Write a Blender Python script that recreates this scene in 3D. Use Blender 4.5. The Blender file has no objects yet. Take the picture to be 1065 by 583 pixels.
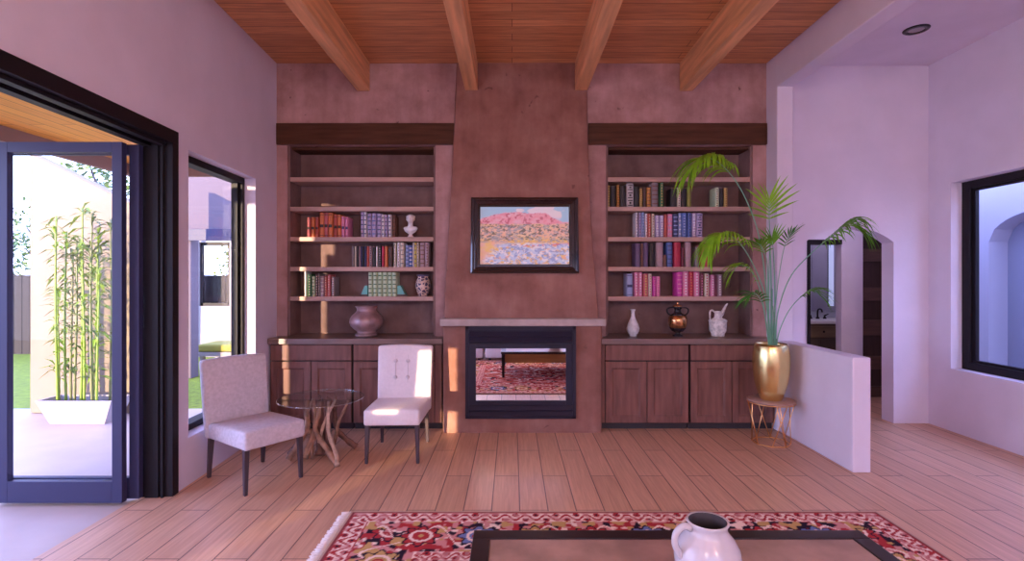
import bpy, bmesh, math, random
import numpy as np
from mathutils import Vector, Matrix

random.seed(7)
C = bpy.context.scene.collection
H, F, CX, CY = 1.53, 540.0, 532.5, 290.0
PI = math.pi

def at(x, y, d):                       # photograph pixel at depth d -> point in the room
    return Vector(((x - CX) * d / F, d, H - (y - CY) * d / F))
def px(x, d): return (x - CX) * d / F
def pz(y, d): return H - (y - CY) * d / F

# ------------------------------------------------------------------ materials
MATS = {}
def mat(name, col, rough=0.6, metal=0.0, var=0.0, vscale=6.0, bump=0.0, bscale=40.0, stretch=None, col2=None,
        spec=None, trans=0.0, alpha=1.0, coat=0.0, sss=0.0):
    if name in MATS: return MATS[name]
    m = bpy.data.materials.new(name); m.use_nodes = True
    nt = m.node_tree; b = nt.nodes['Principled BSDF']
    b.inputs['Base Color'].default_value = (*col, 1)
    b.inputs['Roughness'].default_value = rough
    b.inputs['Metallic'].default_value = metal
    if spec is not None: b.inputs['Specular IOR Level'].default_value = spec
    if coat: b.inputs['Coat Weight'].default_value = coat
    if trans: b.inputs['Transmission Weight'].default_value = trans
    if var or bump:
        tc = nt.nodes.new('ShaderNodeTexCoord'); mp = nt.nodes.new('ShaderNodeMapping')
        nt.links.new(tc.outputs['Object'], mp.inputs['Vector'])
        if stretch: mp.inputs['Scale'].default_value = stretch
    if var:
        n = nt.nodes.new('ShaderNodeTexNoise'); n.inputs['Scale'].default_value = vscale; n.inputs['Detail'].default_value = 6
        nt.links.new(mp.outputs['Vector'], n.inputs['Vector'])
        r = nt.nodes.new('ShaderNodeValToRGB')
        c2 = col2 or tuple(c * (1 - var) for c in col)
        r.color_ramp.elements[0].position = 0.33; r.color_ramp.elements[0].color = (*c2, 1)
        r.color_ramp.elements[1].position = 0.67; r.color_ramp.elements[1].color = (*[min(1, c * (1 + var * 0.4)) for c in col], 1)
        nt.links.new(n.outputs['Fac'], r.inputs['Fac']); nt.links.new(r.outputs['Color'], b.inputs['Base Color'])
    if bump:
        n2 = nt.nodes.new('ShaderNodeTexNoise'); n2.inputs['Scale'].default_value = bscale; n2.inputs['Detail'].default_value = 4
        nt.links.new(mp.outputs['Vector'], n2.inputs['Vector'])
        bp = nt.nodes.new('ShaderNodeBump'); bp.inputs['Strength'].default_value = bump; bp.inputs['Distance'].default_value = 0.01
        nt.links.new(n2.outputs['Fac'], bp.inputs['Height']); nt.links.new(bp.outputs['Normal'], b.inputs['Normal'])
    MATS[name] = m
    return m

def emit(name, col, s):
    m = bpy.data.materials.new(name); m.use_nodes = True
    b = m.node_tree.nodes['Principled BSDF']
    b.inputs['Base Color'].default_value = (*col, 1)
    b.inputs['Emission Color'].default_value = (*col, 1); b.inputs['Emission Strength'].default_value = s
    return m

def pane_mat(name, tint=(1, 1, 1), refl=0.08):
    m = bpy.data.materials.new(name); m.use_nodes = True; nt = m.node_tree
    nt.nodes.remove(nt.nodes['Principled BSDF']); out = nt.nodes['Material Output']
    t = nt.nodes.new('ShaderNodeBsdfTransparent'); t.inputs['Color'].default_value = (*tint, 1)
    g = nt.nodes.new('ShaderNodeBsdfGlossy'); g.inputs['Roughness'].default_value = 0.01
    lw = nt.nodes.new('ShaderNodeLayerWeight')          # Schlick reflectance, the same for both faces of the pane
    pw = nt.nodes.new('ShaderNodeMath'); pw.operation = 'POWER'; pw.inputs[1].default_value = 5
    ma = nt.nodes.new('ShaderNodeMath'); ma.operation = 'MULTIPLY_ADD'; ma.inputs[1].default_value = .9; ma.inputs[2].default_value = refl * .5
    nt.links.new(lw.outputs['Facing'], pw.inputs[0]); nt.links.new(pw.outputs[0], ma.inputs[0])
    mx = nt.nodes.new('ShaderNodeMixShader')
    nt.links.new(ma.outputs[0], mx.inputs['Fac']); nt.links.new(t.outputs[0], mx.inputs[1]); nt.links.new(g.outputs[0], mx.inputs[2])
    nt.links.new(mx.outputs[0], out.inputs['Surface'])
    return m

def attr_mat(name, rough=0.8, spec=0.3, bump=0.0, coat=0.0):
    m = bpy.data.materials.new(name); m.use_nodes = True; nt = m.node_tree; b = nt.nodes['Principled BSDF']
    a = nt.nodes.new('ShaderNodeVertexColor'); a.layer_name = 'Col'
    nt.links.new(a.outputs['Color'], b.inputs['Base Color'])
    b.inputs['Roughness'].default_value = rough; b.inputs['Specular IOR Level'].default_value = spec
    if coat: b.inputs['Coat Weight'].default_value = coat
    if bump:
        n2 = nt.nodes.new('ShaderNodeTexNoise'); n2.inputs['Scale'].default_value = 400
        tc = nt.nodes.new('ShaderNodeTexCoord'); nt.links.new(tc.outputs['Object'], n2.inputs['Vector'])
        bp = nt.nodes.new('ShaderNodeBump'); bp.inputs['Strength'].default_value = bump; bp.inputs['Distance'].default_value = 0.004
        nt.links.new(n2.outputs['Fac'], bp.inputs['Height']); nt.links.new(bp.outputs['Normal'], b.inputs['Normal'])
    return m

def plaster(name, base, dark, light, pits=0.5, rough=0.75):
    """old hand-trowelled adobe plaster: soft blotches, vertical streaks and small dark chips"""
    m = bpy.data.materials.new(name); m.use_nodes = True; nt = m.node_tree; b = nt.nodes['Principled BSDF']; L = nt.links.new
    tc = nt.nodes.new('ShaderNodeTexCoord')
    n1 = nt.nodes.new('ShaderNodeTexNoise'); n1.inputs['Scale'].default_value = 2.6; n1.inputs['Detail'].default_value = 8; n1.inputs['Roughness'].default_value = .62
    L(tc.outputs['Object'], n1.inputs['Vector'])
    r = nt.nodes.new('ShaderNodeValToRGB'); e = r.color_ramp.elements
    e[0].position = .30; e[0].color = (*dark, 1); e[1].position = .70; e[1].color = (*light, 1)
    k = e.new(.5); k.color = (*base, 1)
    L(n1.outputs['Fac'], r.inputs['Fac'])
    mp = nt.nodes.new('ShaderNodeMapping'); mp.inputs['Scale'].default_value = (9, 9, 1.3); L(tc.outputs['Object'], mp.inputs['Vector'])
    n2 = nt.nodes.new('ShaderNodeTexNoise'); n2.inputs['Scale'].default_value = 1.6; n2.inputs['Detail'].default_value = 5; L(mp.outputs['Vector'], n2.inputs['Vector'])
    r2 = nt.nodes.new('ShaderNodeValToRGB'); r2.color_ramp.elements[0].position = .35; r2.color_ramp.elements[0].color = (.72, .70, .68, 1)
    r2.color_ramp.elements[1].position = .62; r2.color_ramp.elements[1].color = (1, 1, 1, 1); L(n2.outputs['Fac'], r2.inputs['Fac'])
    mu = nt.nodes.new('ShaderNodeMixRGB'); mu.blend_type = 'MULTIPLY'; mu.inputs['Fac'].default_value = .4
    L(r.outputs['Color'], mu.inputs['Color1']); L(r2.outputs['Color'], mu.inputs['Color2'])
    n3 = nt.nodes.new('ShaderNodeTexNoise'); n3.inputs['Scale'].default_value = 11; n3.inputs['Detail'].default_value = 6; n3.inputs['Distortion'].default_value = .6; L(tc.outputs['Object'], n3.inputs['Vector'])
    r3 = nt.nodes.new('ShaderNodeValToRGB'); r3.color_ramp.elements[0].position = .69; r3.color_ramp.elements[0].color = (0, 0, 0, 1)
    r3.color_ramp.elements[1].position = .74; r3.color_ramp.elements[1].color = (1, 1, 1, 1); L(n3.outputs['Fac'], r3.inputs['Fac'])
    mx = nt.nodes.new('ShaderNodeMixRGB'); mx.inputs['Color2'].default_value = (*[c * .45 for c in dark], 1)
    sc = nt.nodes.new('ShaderNodeMath'); sc.operation = 'MULTIPLY'; sc.inputs[1].default_value = pits
    L(r3.outputs['Color'], sc.inputs[0]); L(sc.outputs[0], mx.inputs['Fac']); L(mu.outputs['Color'], mx.inputs['Color1'])
    L(mx.outputs['Color'], b.inputs['Base Color'])
    b.inputs['Roughness'].default_value = rough; b.inputs['Specular IOR Level'].default_value = .3
    bp = nt.nodes.new('ShaderNodeBump'); bp.inputs['Strength'].default_value = .35; bp.inputs['Distance'].default_value = .02
    L(n1.outputs['Fac'], bp.inputs['Height']); L(bp.outputs['Normal'], b.inputs['Normal'])
    return m

def board_mat(name, c1, c2, grout, bw, rh, ux, uy, mortar, rough, grain=.25, swap=True, bumpy=.3):
    """boards or planks from the Brick texture; swap = boards run along Y"""
    m = bpy.data.materials.new(name); m.use_nodes = True; nt = m.node_tree; b = nt.nodes['Principled BSDF']; L = nt.links.new
    tc = nt.nodes.new('ShaderNodeTexCoord'); sp = nt.nodes.new('ShaderNodeSeparateXYZ'); L(tc.outputs['Object'], sp.inputs[0])
    ax = nt.nodes.new('ShaderNodeMath'); ax.operation = 'ADD'; ax.inputs[1].default_value = ux
    ay = nt.nodes.new('ShaderNodeMath'); ay.operation = 'ADD'; ay.inputs[1].default_value = uy
    L(sp.outputs['X'], ax.inputs[0]); L(sp.outputs['Y'], ay.inputs[0])
    cb = nt.nodes.new('ShaderNodeCombineXYZ')
    L((ay if swap else ax).outputs[0], cb.inputs['X']); L((ax if swap else ay).outputs[0], cb.inputs['Y'])
    br = nt.nodes.new('ShaderNodeTexBrick'); L(cb.outputs[0], br.inputs['Vector'])
    br.offset = .5; br.offset_frequency = 2; br.squash = 1
    br.inputs['Color1'].default_value = (*c1, 1); br.inputs['Color2'].default_value = (*c2, 1); br.inputs['Mortar'].default_value = (*grout, 1)
    br.inputs['Scale'].default_value = 1; br.inputs['Mortar Size'].default_value = mortar; br.inputs['Mortar Smooth'].default_value = .2
    br.inputs['Brick Width'].default_value = bw; br.inputs['Row Height'].default_value = rh; br.inputs['Bias'].default_value = 0
    mp = nt.nodes.new('ShaderNodeMapping'); mp.inputs['Scale'].default_value = (1.2, 22, 1); L(cb.outputs[0], mp.inputs['Vector'])
    n = nt.nodes.new('ShaderNodeTexNoise'); n.inputs['Scale'].default_value = 2.2; n.inputs['Detail'].default_value = 7; n.inputs['Distortion'].default_value = .7
    L(mp.outputs['Vector'], n.inputs['Vector'])
    r = nt.nodes.new('ShaderNodeValToRGB'); r.color_ramp.elements[0].position = .32; r.color_ramp.elements[0].color = (*[1 - grain * k for k in (1, 1.15, 1.25)], 1)
    r.color_ramp.elements[1].position = .66; r.color_ramp.elements[1].color = (1, 1, 1, 1); L(n.outputs['Fac'], r.inputs['Fac'])
    mu = nt.nodes.new('ShaderNodeMixRGB'); mu.blend_type = 'MULTIPLY'; mu.inputs['Fac'].default_value = 1
    L(br.outputs['Color'], mu.inputs['Color1']); L(r.outputs['Color'], mu.inputs['Color2'])
    L(mu.outputs['Color'], b.inputs['Base Color']); b.inputs['Roughness'].default_value = rough
    bp = nt.nodes.new('ShaderNodeBump'); bp.inputs['Strength'].default_value = bumpy; bp.inputs['Distance'].default_value = .004; bp.invert = True
    L(br.outputs['Fac'], bp.inputs['Height']); L(bp.outputs['Normal'], b.inputs['Normal'])
    return m

# ------------------------------------------------------------------ mesh helpers
def box(bm, x0, x1, y0, y1, z0, z1, bev=0.0, M=None):
    x0, x1 = sorted((x0, x1)); y0, y1 = sorted((y0, y1)); z0, z1 = sorted((z0, z1))
    t = bmesh.new()
    v = [t.verts.new((x, y, z)) for z in (z0, z1) for y in (y0, y1) for x in (x0, x1)]
    for f in ((0, 2, 3, 1), (4, 5, 7, 6), (0, 1, 5, 4), (2, 6, 7, 3), (0, 4, 6, 2), (1, 3, 7, 5)):
        t.faces.new([v[i] for i in f])
    if bev:
        bmesh.ops.bevel(t, geom=t.edges[:], offset=bev, segments=2, profile=.6, affect='EDGES')
    if M is not None: bmesh.ops.transform(t, matrix=M, verts=t.verts[:])
    merge(bm, t); return bm

def merge(bm, t):
    me = bpy.data.meshes.new('tmp'); t.to_mesh(me); t.free(); bm.from_mesh(me); bpy.data.meshes.remove(me)

def lathe(bm, prof, c=(0, 0, 0), n=32, cap0=True, cap1=False, M=None):
    t = bmesh.new(); rings = []
    for r, z in prof:
        rings.append([t.verts.new((r * math.cos(2 * PI * k / n), r * math.sin(2 * PI * k / n), z)) for k in range(n)])
    for a, b_ in zip(rings, rings[1:]):
        for k in range(n): t.faces.new((a[k], a[(k + 1) % n], b_[(k + 1) % n], b_[k]))
    if cap0: t.faces.new(rings[0][::-1])
    if cap1: t.faces.new(rings[-1])
    for f in t.faces: f.smooth = True
    bmesh.ops.transform(t, matrix=(M or Matrix.Translation(c)), verts=t.verts[:])
    merge(bm, t); return bm

def tube(bm, pts, rad, n=8, caps=True, closed=False):
    pts = [Vector(p) for p in pts]; N = len(pts)
    rad = rad if isinstance(rad, (list, tuple)) else [rad] * N
    t = bmesh.new(); rings = []
    up = Vector((0.13, 0.31, 1)).normalized()
    for i, p in enumerate(pts):
        a = pts[(i - 1) % N] if (closed or i > 0) else p
        b_ = pts[(i + 1) % N] if (closed or i < N - 1) else p
        d = (b_ - a).normalized()
        s = d.cross(up)
        if s.length < .05: s = d.cross(Vector((1, 0, 0)))
        s.normalize(); u = s.cross(d)
        rings.append([t.verts.new(p + rad[i] * (math.cos(2 * PI * k / n) * s + math.sin(2 * PI * k / n) * u)) for k in range(n)])
    pairs = list(zip(rings, rings[1:])) + ([(rings[-1], rings[0])] if closed else [])
    for a, b_ in pairs:
        for k in range(n): t.faces.new((a[k], a[(k + 1) % n], b_[(k + 1) % n], b_[k]))
    if caps and not closed:
        t.faces.new(rings[0][::-1]); t.faces.new(rings[-1])
    for f in t.faces: f.smooth = True
    bmesh.ops.recalc_face_normals(t, faces=t.faces[:])
    merge(bm, t); return bm

def prism(bm, poly, axis, a0, a1, bev=0):
    """poly = 2-D outline; axis 'y' -> (x,z) outline extruded a0..a1 along y; 'x' -> (y,z) along x; 'z' -> (x,y) along z"""
    f = {'y': lambda p, a: (p[0], a, p[1]), 'x': lambda p, a: (a, p[0], p[1]), 'z': lambda p, a: (p[0], p[1], a)}[axis]
    t = bmesh.new()
    A = [t.verts.new(f(p, a0)) for p in poly]; B = [t.verts.new(f(p, a1)) for p in poly]
    t.faces.new(A); t.faces.new(B[::-1]); n = len(poly)
    for i in range(n): t.faces.new((A[i], B[i], B[(i + 1) % n], A[(i + 1) % n]))
    bmesh.ops.recalc_face_normals(t, faces=t.faces[:])
    if bev: bmesh.ops.bevel(t, geom=t.edges[:], offset=bev, segments=2, affect='EDGES')
    merge(bm, t); return bm

def spline(pts, n=16):
    P = [Vector(p) for p in pts]; P = [2 * P[0] - P[1]] + P + [2 * P[-1] - P[-2]]; out = []
    segs = len(P) - 3
    for s in range(n + 1):
        u = s / n * segs; i = min(int(u), segs - 1); t = u - i
        a, b_, c, d = P[i:i + 4]
        out.append(.5 * ((2 * b_) + (-a + c) * t + (2 * a - 5 * b_ + 4 * c - d) * t * t + (-a + 3 * b_ - 3 * c + d) * t ** 3))
    return out

def obj(name, bm, m, parent=None, loc=None, rz=0, smooth=False):
    me = bpy.data.meshes.new(name)
    if smooth:
        for f in bm.faces: f.smooth = True
    bm.to_mesh(me); bm.free()
    for mm in (m if isinstance(m, (list, tuple)) else [m]): me.materials.append(mm)
    o = bpy.data.objects.new(name, me); C.objects.link(o)
    if parent is not None: o.parent = parent
    if loc is not None: o.location = loc
    if rz: o.rotation_euler[2] = rz
    return o

def autosmooth(o, deg=35):
    me = o.data
    for p in me.polygons: p.use_smooth = True
    bm = bmesh.new(); bm.from_mesh(me)
    for e in bm.edges:
        if len(e.link_faces) == 2 and e.calc_face_angle(0) > math.radians(deg): e.smooth = False
    bm.to_mesh(me); bm.free(); return o

def tag(o, label, cat, group=None, kind=None):
    o['label'] = label; o['category'] = cat
    if group: o['group'] = group
    if kind: o['kind'] = kind
    return o
def thing(name, label, cat, loc=(0, 0, 0), rz=0, group=None, kind=None):
    o = bpy.data.objects.new(name, None); C.objects.link(o); o.location = loc; o.rotation_euler[2] = rz
    o.empty_display_size = .1
    return tag(o, label, cat, group, kind)
def struct(name, bm, m, parent=None, loc=None, rz=0):
    o = obj(name, bm, m, parent, loc, rz)
    if parent is None: o['kind'] = 'structure'
    return o
def nb(): return bmesh.new()

# ------------------------------------------------------------------ palette
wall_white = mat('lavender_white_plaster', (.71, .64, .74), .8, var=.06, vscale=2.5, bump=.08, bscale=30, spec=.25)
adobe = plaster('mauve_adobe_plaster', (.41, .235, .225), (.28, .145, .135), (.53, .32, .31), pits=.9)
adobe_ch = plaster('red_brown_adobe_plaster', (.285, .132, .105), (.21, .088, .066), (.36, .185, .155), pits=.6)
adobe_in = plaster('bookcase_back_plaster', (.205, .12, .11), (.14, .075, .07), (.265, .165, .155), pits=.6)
floor_m = board_mat('wood_look_plank_tile', (.70, .40, .26), (.60, .335, .21), (.17, .085, .06), 1.2, .187, .135, -3.44, .0042, .40, grain=.20)
ceil_m = board_mat('tongue_and_groove_boards', (.80, .39, .175), (.64, .295, .125), (.22, .085, .04), 3.4, .132, 0, -5.45, .0035, .5, grain=.35, swap=False)
porch_m = board_mat('porch_ceiling_boards', (.85, .33, .035), (.74, .27, .028), (.30, .09, .01), 4, .12, 0, 0, .004, .45, grain=.2)
beam_m = mat('planed_pine_beam', (.78, .40, .18), .55, var=.28, vscale=2.2, stretch=(9, .7, 9), bump=.15, bscale=20)
lintel_m = mat('dark_walnut_lintel', (.085, .032, .016), .6, spec=.2, var=.35, vscale=3, stretch=(.8, 8, 8), bump=.15)
shelf_m = mat('mauve_brown_shelf_wood', (.46, .29, .24), .5, var=.2, vscale=3, stretch=(1, 9, 9))
cab_m = mat('stained_brown_cabinet_wood', (.20, .088, .070), .5, spec=.3, var=.3, vscale=3, stretch=(7, 7, 1))
cab_line = mat('dark_cabinet_carcass', (.03, .014, .013), .7)
kick_m = mat('black_toe_kick', (.03, .022, .028), .6)
counter_m = mat('brown_counter_wood', (.21, .13, .11), .33, var=.25, vscale=3, stretch=(1, 8, 8))
mantel_m = mat('grey_mauve_mantel_stone', (.42, .33, .31), .5, var=.3, vscale=5, bump=.2)
navy = mat('dark_navy_aluminium', (.034, .033, .085), .45, spec=.3)
black_fr = mat('black_bronze_aluminium', (.011, .008, .011), .5, spec=.25)
fire_m = mat('black_fireplace_steel', (.018, .014, .030), .5, spec=.3)
mirror_m = mat('reflective_fireplace_glass', (.93, .90, .92), .015, metal=1.0)
glass_m = pane_mat('clear_window_glass', (.97, .98, 1.0), .006)
table_glass = pane_mat('greenish_table_glass', (.90, .95, .93), .16)
edge_glass = pane_mat('polished_glass_edge', (.75, .9, .82), .9)
fabric_m = mat('off_white_upholstery', (.74, .66, .68), .9, var=.05, vscale=40, bump=.25, bscale=260, spec=.2)
fabric2_m = mat('woven_greige_upholstery', (.60, .54, .60), .9, var=.13, vscale=45, bump=.35, bscale=200, spec=.2)
leg_m = mat('dark_brown_chair_leg', (.055, .036, .048), .4)
gold_m = mat('brushed_gold_metal', (.86, .70, .30), .26, metal=1.0, var=.06, vscale=3, stretch=(40, 40, 1))
copper_m = mat('copper_wire_metal', (.90, .52, .22), .3, metal=1.0)
stand_top_m = mat('rose_wood_stand_top', (.42, .24, .19), .35, var=.2, vscale=4)
white_cer = mat('white_glazed_ceramic', (.80, .76, .78), .25, spec=.5)
rough_cer = mat('white_textured_ceramic', (.76, .70, .66), .55, var=.35, vscale=30, bump=.6, bscale=60)

# ------------------------------------------------------------------ setting
CEIL = 3.792
BACK = 5.45
WL = Matrix.Translation((-2.47, BACK, 0)) @ Matrix.Rotation(.04, 4, 'Z')     # left wall frame: local -x is outdoors, local y runs along the wall
def wl_struct(name, bm, m):
    o = obj(name, bm, m); o.matrix_world = WL; o['kind'] = 'structure'; return o

b = nb(); box(b, -2.62, 4.64, -2.7, 8.6, -.1, 0); struct('floor', b, floor_m)
b = nb(); box(b, -2.95, 2.67, -2.7, 5.95, CEIL, CEIL + .1); struct('ceiling', b, ceil_m)
b = nb(); box(b, 2.67, 4.85, -2.7, 5.7, CEIL, CEIL + .1); struct('ceiling_alcove', b, wall_white)

# left wall with the folding-door opening and the window
b = nb()
y1, y0 = 3.65 - BACK + .07, -.6 - BACK
w0, w1 = 3.86 - BACK, 4.96 - BACK
T = -.21
box(b, T, 0, w1, .6, 0, CEIL)
box(b, T, 0, y1, w0, 0, CEIL)
box(b, T, 0, w0, w1, 0, .35); box(b, T, 0, w0, w1, 2.49, CEIL)
box(b, T, 0, y0, y1, 2.58, CEIL)
box(b, T, 0, -8.2, y0, 0, CEIL)
wl_struct('wall_left', b, wall_white)

# back wall with two bookcase niches
b = nb(); NL = (-2.357, -.802); NR = (.984, 2.528); NZ = (.872, 2.933)
box(b, -2.47, 2.67, BACK, 5.95, 0, NZ[0]); box(b, -2.47, 2.67, BACK, 5.95, NZ[1], CEIL)
for a0, a1 in ((-2.47, NL[0]), (NL[1], NR[0]), (NR[1], 2.67)): box(b, a0, a1, BACK, 5.95, NZ[0], NZ[1])
for a0, a1 in (NL, NR): box(b, a0, a1, 5.76, 5.95, NZ[0], NZ[1])
struct('wall_back', b, adobe)

# chimney breast: flares towards the mantel and melts into the wall at the ceiling
b = nb()
prof = [(.0, -.69, .897, 5.17), (1.09, -.69, .897, 5.17), (1.10, -.685, .872, 5.20), (1.30, -.682, .862, 5.215), (1.55, -.672, .846, 5.235), (1.9, -.655, .823, 5.265),
        (2.3, -.638, .806, 5.31), (2.8, -.615, .795, 5.36), (3.3, -.597, .788, 5.405), (CEIL, -.583, .783, 5.438)]
rows = []
nx = 14
for z, xa, xb, yf in prof:
    r_ = []
    q = .025
    r_.append(b.verts.new((xa, BACK, z)))
    r_.append(b.verts.new((xa, min(BACK, yf + q), z))); r_.append(b.verts.new((xa + q * .3, yf + q * .3, z)))
    for k in range(nx + 1): r_.append(b.verts.new((xa + q + (xb - xa - 2 * q) * k / nx, yf, z)))
    r_.append(b.verts.new((xb - q * .3, yf + q * .3, z))); r_.append(b.verts.new((xb, min(BACK, yf + q), z)))
    r_.append(b.verts.new((xb, BACK, z)))
    rows.append(r_)
for r0, r1 in zip(rows, rows[1:]):
    for k in range(len(r0) - 1): b.faces.new((r0[k], r0[k + 1], r1[k + 1], r1[k]))
b.faces.new(rows[-1])
bmesh.ops.recalc_face_normals(b, faces=b.faces[:])
o = struct('wall_chimney', b, adobe_ch); autosmooth(o, 30)

# divider stub, header over the opening, half-height wall
b = nb()
box(b, 2.67, 2.835, 5.23, 5.7, 0, CEIL, .012); box(b, 2.67, 2.835, -2.7, 5.24, 3.467, CEIL, .012)
struct('wall_divider', b, wall_white)
b = nb(); box(b, 2.69, 2.835, 4.10, 5.23, 0, .91, .012); struct('wall_half', b, wall_white)

# alcove back wall with a segmental arch
b = nb()
a0, a1, sp, ap = 3.11, 4.05, 1.92, 2.085
c = (a0 + a1) / 2; w = (a1 - a0) / 2; s_ = ap - sp; R = (w * w + s_ * s_) / (2 * s_)
th = math.asin(w / R)
arc = [(c + R * math.sin(-th + 2 * th * k / 24), ap - R + R * math.cos(-th + 2 * th * k / 24)) for k in range(25)]
# built as strips so no concave face is needed
def quad_strip(y_a, y_b):
    t = bmesh.new()
    def q(p): t.faces.new([t.verts.new(v) for v in p])
    for yy in (y_a, y_b):
        q([(2.835, yy, 0), (a0, yy, 0), (a0, yy, CEIL), (2.835, yy, CEIL)])
        q([(a1, yy, 0), (4.42, yy, 0), (4.42, yy, CEIL), (a1, yy, CEIL)])
        for p, r in zip(arc, arc[1:]): q([(p[0], yy, p[1]), (r[0], yy, r[1]), (r[0], yy, CEIL), (p[0], yy, CEIL)])
    for p, r in zip(arc, arc[1:]): q([(p[0], y_a, p[1]), (r[0], y_a, r[1]), (r[0], y_b, r[1]), (p[0], y_b, p[1])])
    for xx in (a0, a1): q([(xx, y_a, 0), (xx, y_b, 0), (xx, y_b, sp), (xx, y_a, sp)])
    for xx in (2.835, 4.42): q([(xx, y_a, 0), (xx, y_b, 0), (xx, y_b, CEIL), (xx, y_a, CEIL)])
    bmesh.ops.remove_doubles(t, verts=t.verts[:], dist=1e-4)
    bmesh.ops.recalc_face_normals(t, faces=t.faces[:])
    return t
merge(b, quad_strip(5.51, 5.69)); struct('wall_arch', b, wall_white)

# right wall with the big window
b = nb()
rz0, rz1, ry0, ry1 = .63, 2.50, 2.9, 5.23
box(b, 4.42, 4.64, ry1, 5.7, 0, CEIL); box(b, 4.42, 4.64, -2.7, ry0, 0, CEIL)
box(b, 4.42, 4.64, ry0, ry1, 0, rz0); box(b, 4.42, 4.64, ry0, ry1, rz1, CEIL)
struct('wall_right', b, wall_white)
# wall behind the camera: a wide window wall
b = nb()
for x0, x1, z0, z1 in ((-2.4, -1.9, 0, CEIL), (3.9, 4.42, 0, CEIL), (-1.9, 3.9, 0, .35), (-1.9, 3.9, 2.9, CEIL)): box(b, x0, x1, -2.7, -2.5, z0, z1)
struct('wall_front', b, wall_white)
b = nb()
for k in range(4):
    xx = -1.9 + 5.8 * k / 3
    box(b, xx - .03 + (.03 if k == 0 else 0) - (.03 if k == 3 else 0), xx + .03 + (.03 if k == 0 else 0) - (.03 if k == 3 else 0), -2.63, -2.57, .35, 2.9)
box(b, -1.9, 3.9, -2.63, -2.57, .35, .42); box(b, -1.9, 3.9, -2.63, -2.57, 2.83, 2.9)
w3 = struct('window_3', b, black_fr)
b = nb(); box(b, -1.85, 3.85, -2.605, -2.595, .42, 2.83); obj('pane', b, glass_m, w3)

# ---- hall and bathroom behind the arch
b = nb()
hw = 6.6
box(b, 2.84, 3.79, hw, hw + .12, 0, 2.75); box(b, 4.19, 4.46, hw, hw + .12, 0, 2.75); box(b, 4.80, 5.45, hw, hw + .12, 0, 2.75)
box(b, 3.79, 4.19, hw, hw + .12, 1.99, 2.75); box(b, 4.46, 4.80, hw, hw + .12, 2.12, 2.75)
struct('wall_hall', b, wall_white)
b = nb(); box(b, 2.70, 2.84, 5.692, 6.72, 0, 2.75); prism(b, [(4.64, 5.69), (5.58, 6.72), (5.58, 8.6), (5.68, 8.6), (5.68, 6.70), (4.72, 5.64)], 'z', 0, 2.75); struct('wall_hall_side', b, wall_white)
b = nb(); box(b, 3.2, 5.6, 8.3, 8.5, 0, 2.75); box(b, 3.2, 3.35, 6.72, 8.3, 0, 2.75); struct('wall_bathroom', b, mat('grey_blue_bath_paint', (.42, .42, .50), .7))
b = nb(); prism(b, [(2.72, 5.692), (4.64, 5.692), (5.68, 6.70), (5.68, 8.6), (2.72, 8.6)], 'z', 2.75, 2.85); struct('ceiling_hall', b, wall_white)
b = nb(); prism(b, [(4.64, 5.64), (5.68, 6.70), (5.68, 8.6), (4.64, 8.6)], 'z', -.1, 0); struct('floor_hall', b, floor_m)
b = nb(); box(b, 3.75, 3.79, hw - .012, hw + .13, 0, 2.03); box(b, 3.79, 4.19, hw - .012, hw + .13, 1.97, 2.03); struct('trim_1', b, black_fr)
# dark panelled door
d_ = thing('door_2', 'dark', 'door', (4.46, hw + .13, 0)); del d_['label'], d_['category']; d_['kind'] = 'structure'
dk = mat('dark_walnut_door', (.055, .026, .02), .5, var=.3, vscale=3, stretch=(8, 8, 1)); dk2 = mat('brown_walnut_rail', (.115, .058, .042), .5, var=.3, vscale=3, stretch=(1, 8, 8))
b = nb(); box(b, -.05, .42, .03, .06, .0, 2.2); obj('panel', b, dk, d_)
b = nb()
for z0, z1 in ((.0, .14), (.36, .53), (.80, 1.0), (1.25, 1.42), (1.76, 1.92), (2.08, 2.2)): box(b, -.05, .42, 0, .03, z0, z1, .004)
box(b, -.05, .06, 0, .03, 0, 2.2); obj('rail', b, dk2, d_)
# vanity, basin counter, tap and mirror
v = thing('bathroom_vanity', 'brown wooden vanity cabinet with white counter seen through the archway', 'vanity', (0, 0, 0))
vw = mat('olive_brown_vanity_wood', (.20, .13, .075), .5, var=.25, vscale=3, stretch=(1, 6, 6))
b = nb(); box(b, 3.9, 5.5, 7.74, 8.28, .08, .86); obj('body', b, mat('dark_vanity_body', (.10, .065, .05), .5), v)
for k, (x0, x1) in enumerate(((4.2, 4.96), (4.98, 5.48))):
    b = nb(); box(b, x0, x1, 7.715, 7.74, .66, .83, .004); dr = obj('drawer', b, vw, v)
    b = nb(); lathe(b, [(.004, 0), (.016, .006), (.018, .014), (.010, .02), (.001, .021)], n=16, M=Matrix.Translation(((x0 + x1) / 2 + .05, 7.715, .75)) @ Matrix.Rotation(PI / 2, 4, 'X')); obj('knob', b, black_fr, dr)
    for j in range(2):
        xa = x0 + (x1 - x0) / 2 * j
        b = nb(); box(b, xa + .004, xa + (x1 - x0) / 2 - .004, 7.715, 7.74, .10, .64, .004); obj('door', b, mat('dark_vanity_door', (.085, .055, .042), .5), v)
b = nb(); box(b, 3.88, 5.52, 7.70, 8.295, .865, .91, .004); obj('counter', b, white_cer, v)
fct = thing('bathroom_tap', 'dark bronze two-handled basin tap on the white vanity counter', 'tap', (4.78, 8.12, .911))
b = nb(); lathe(b, [(.028, 0), (.028, .015), (.015, .03)], n=16, cap1=True); tube(b, spline([(0, 0, .02), (0, 0, .11), (0, -.03, .15), (0, -.09, .15), (0, -.12, .11)], 12), .013); obj('spout', b, black_fr, fct)
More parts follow.
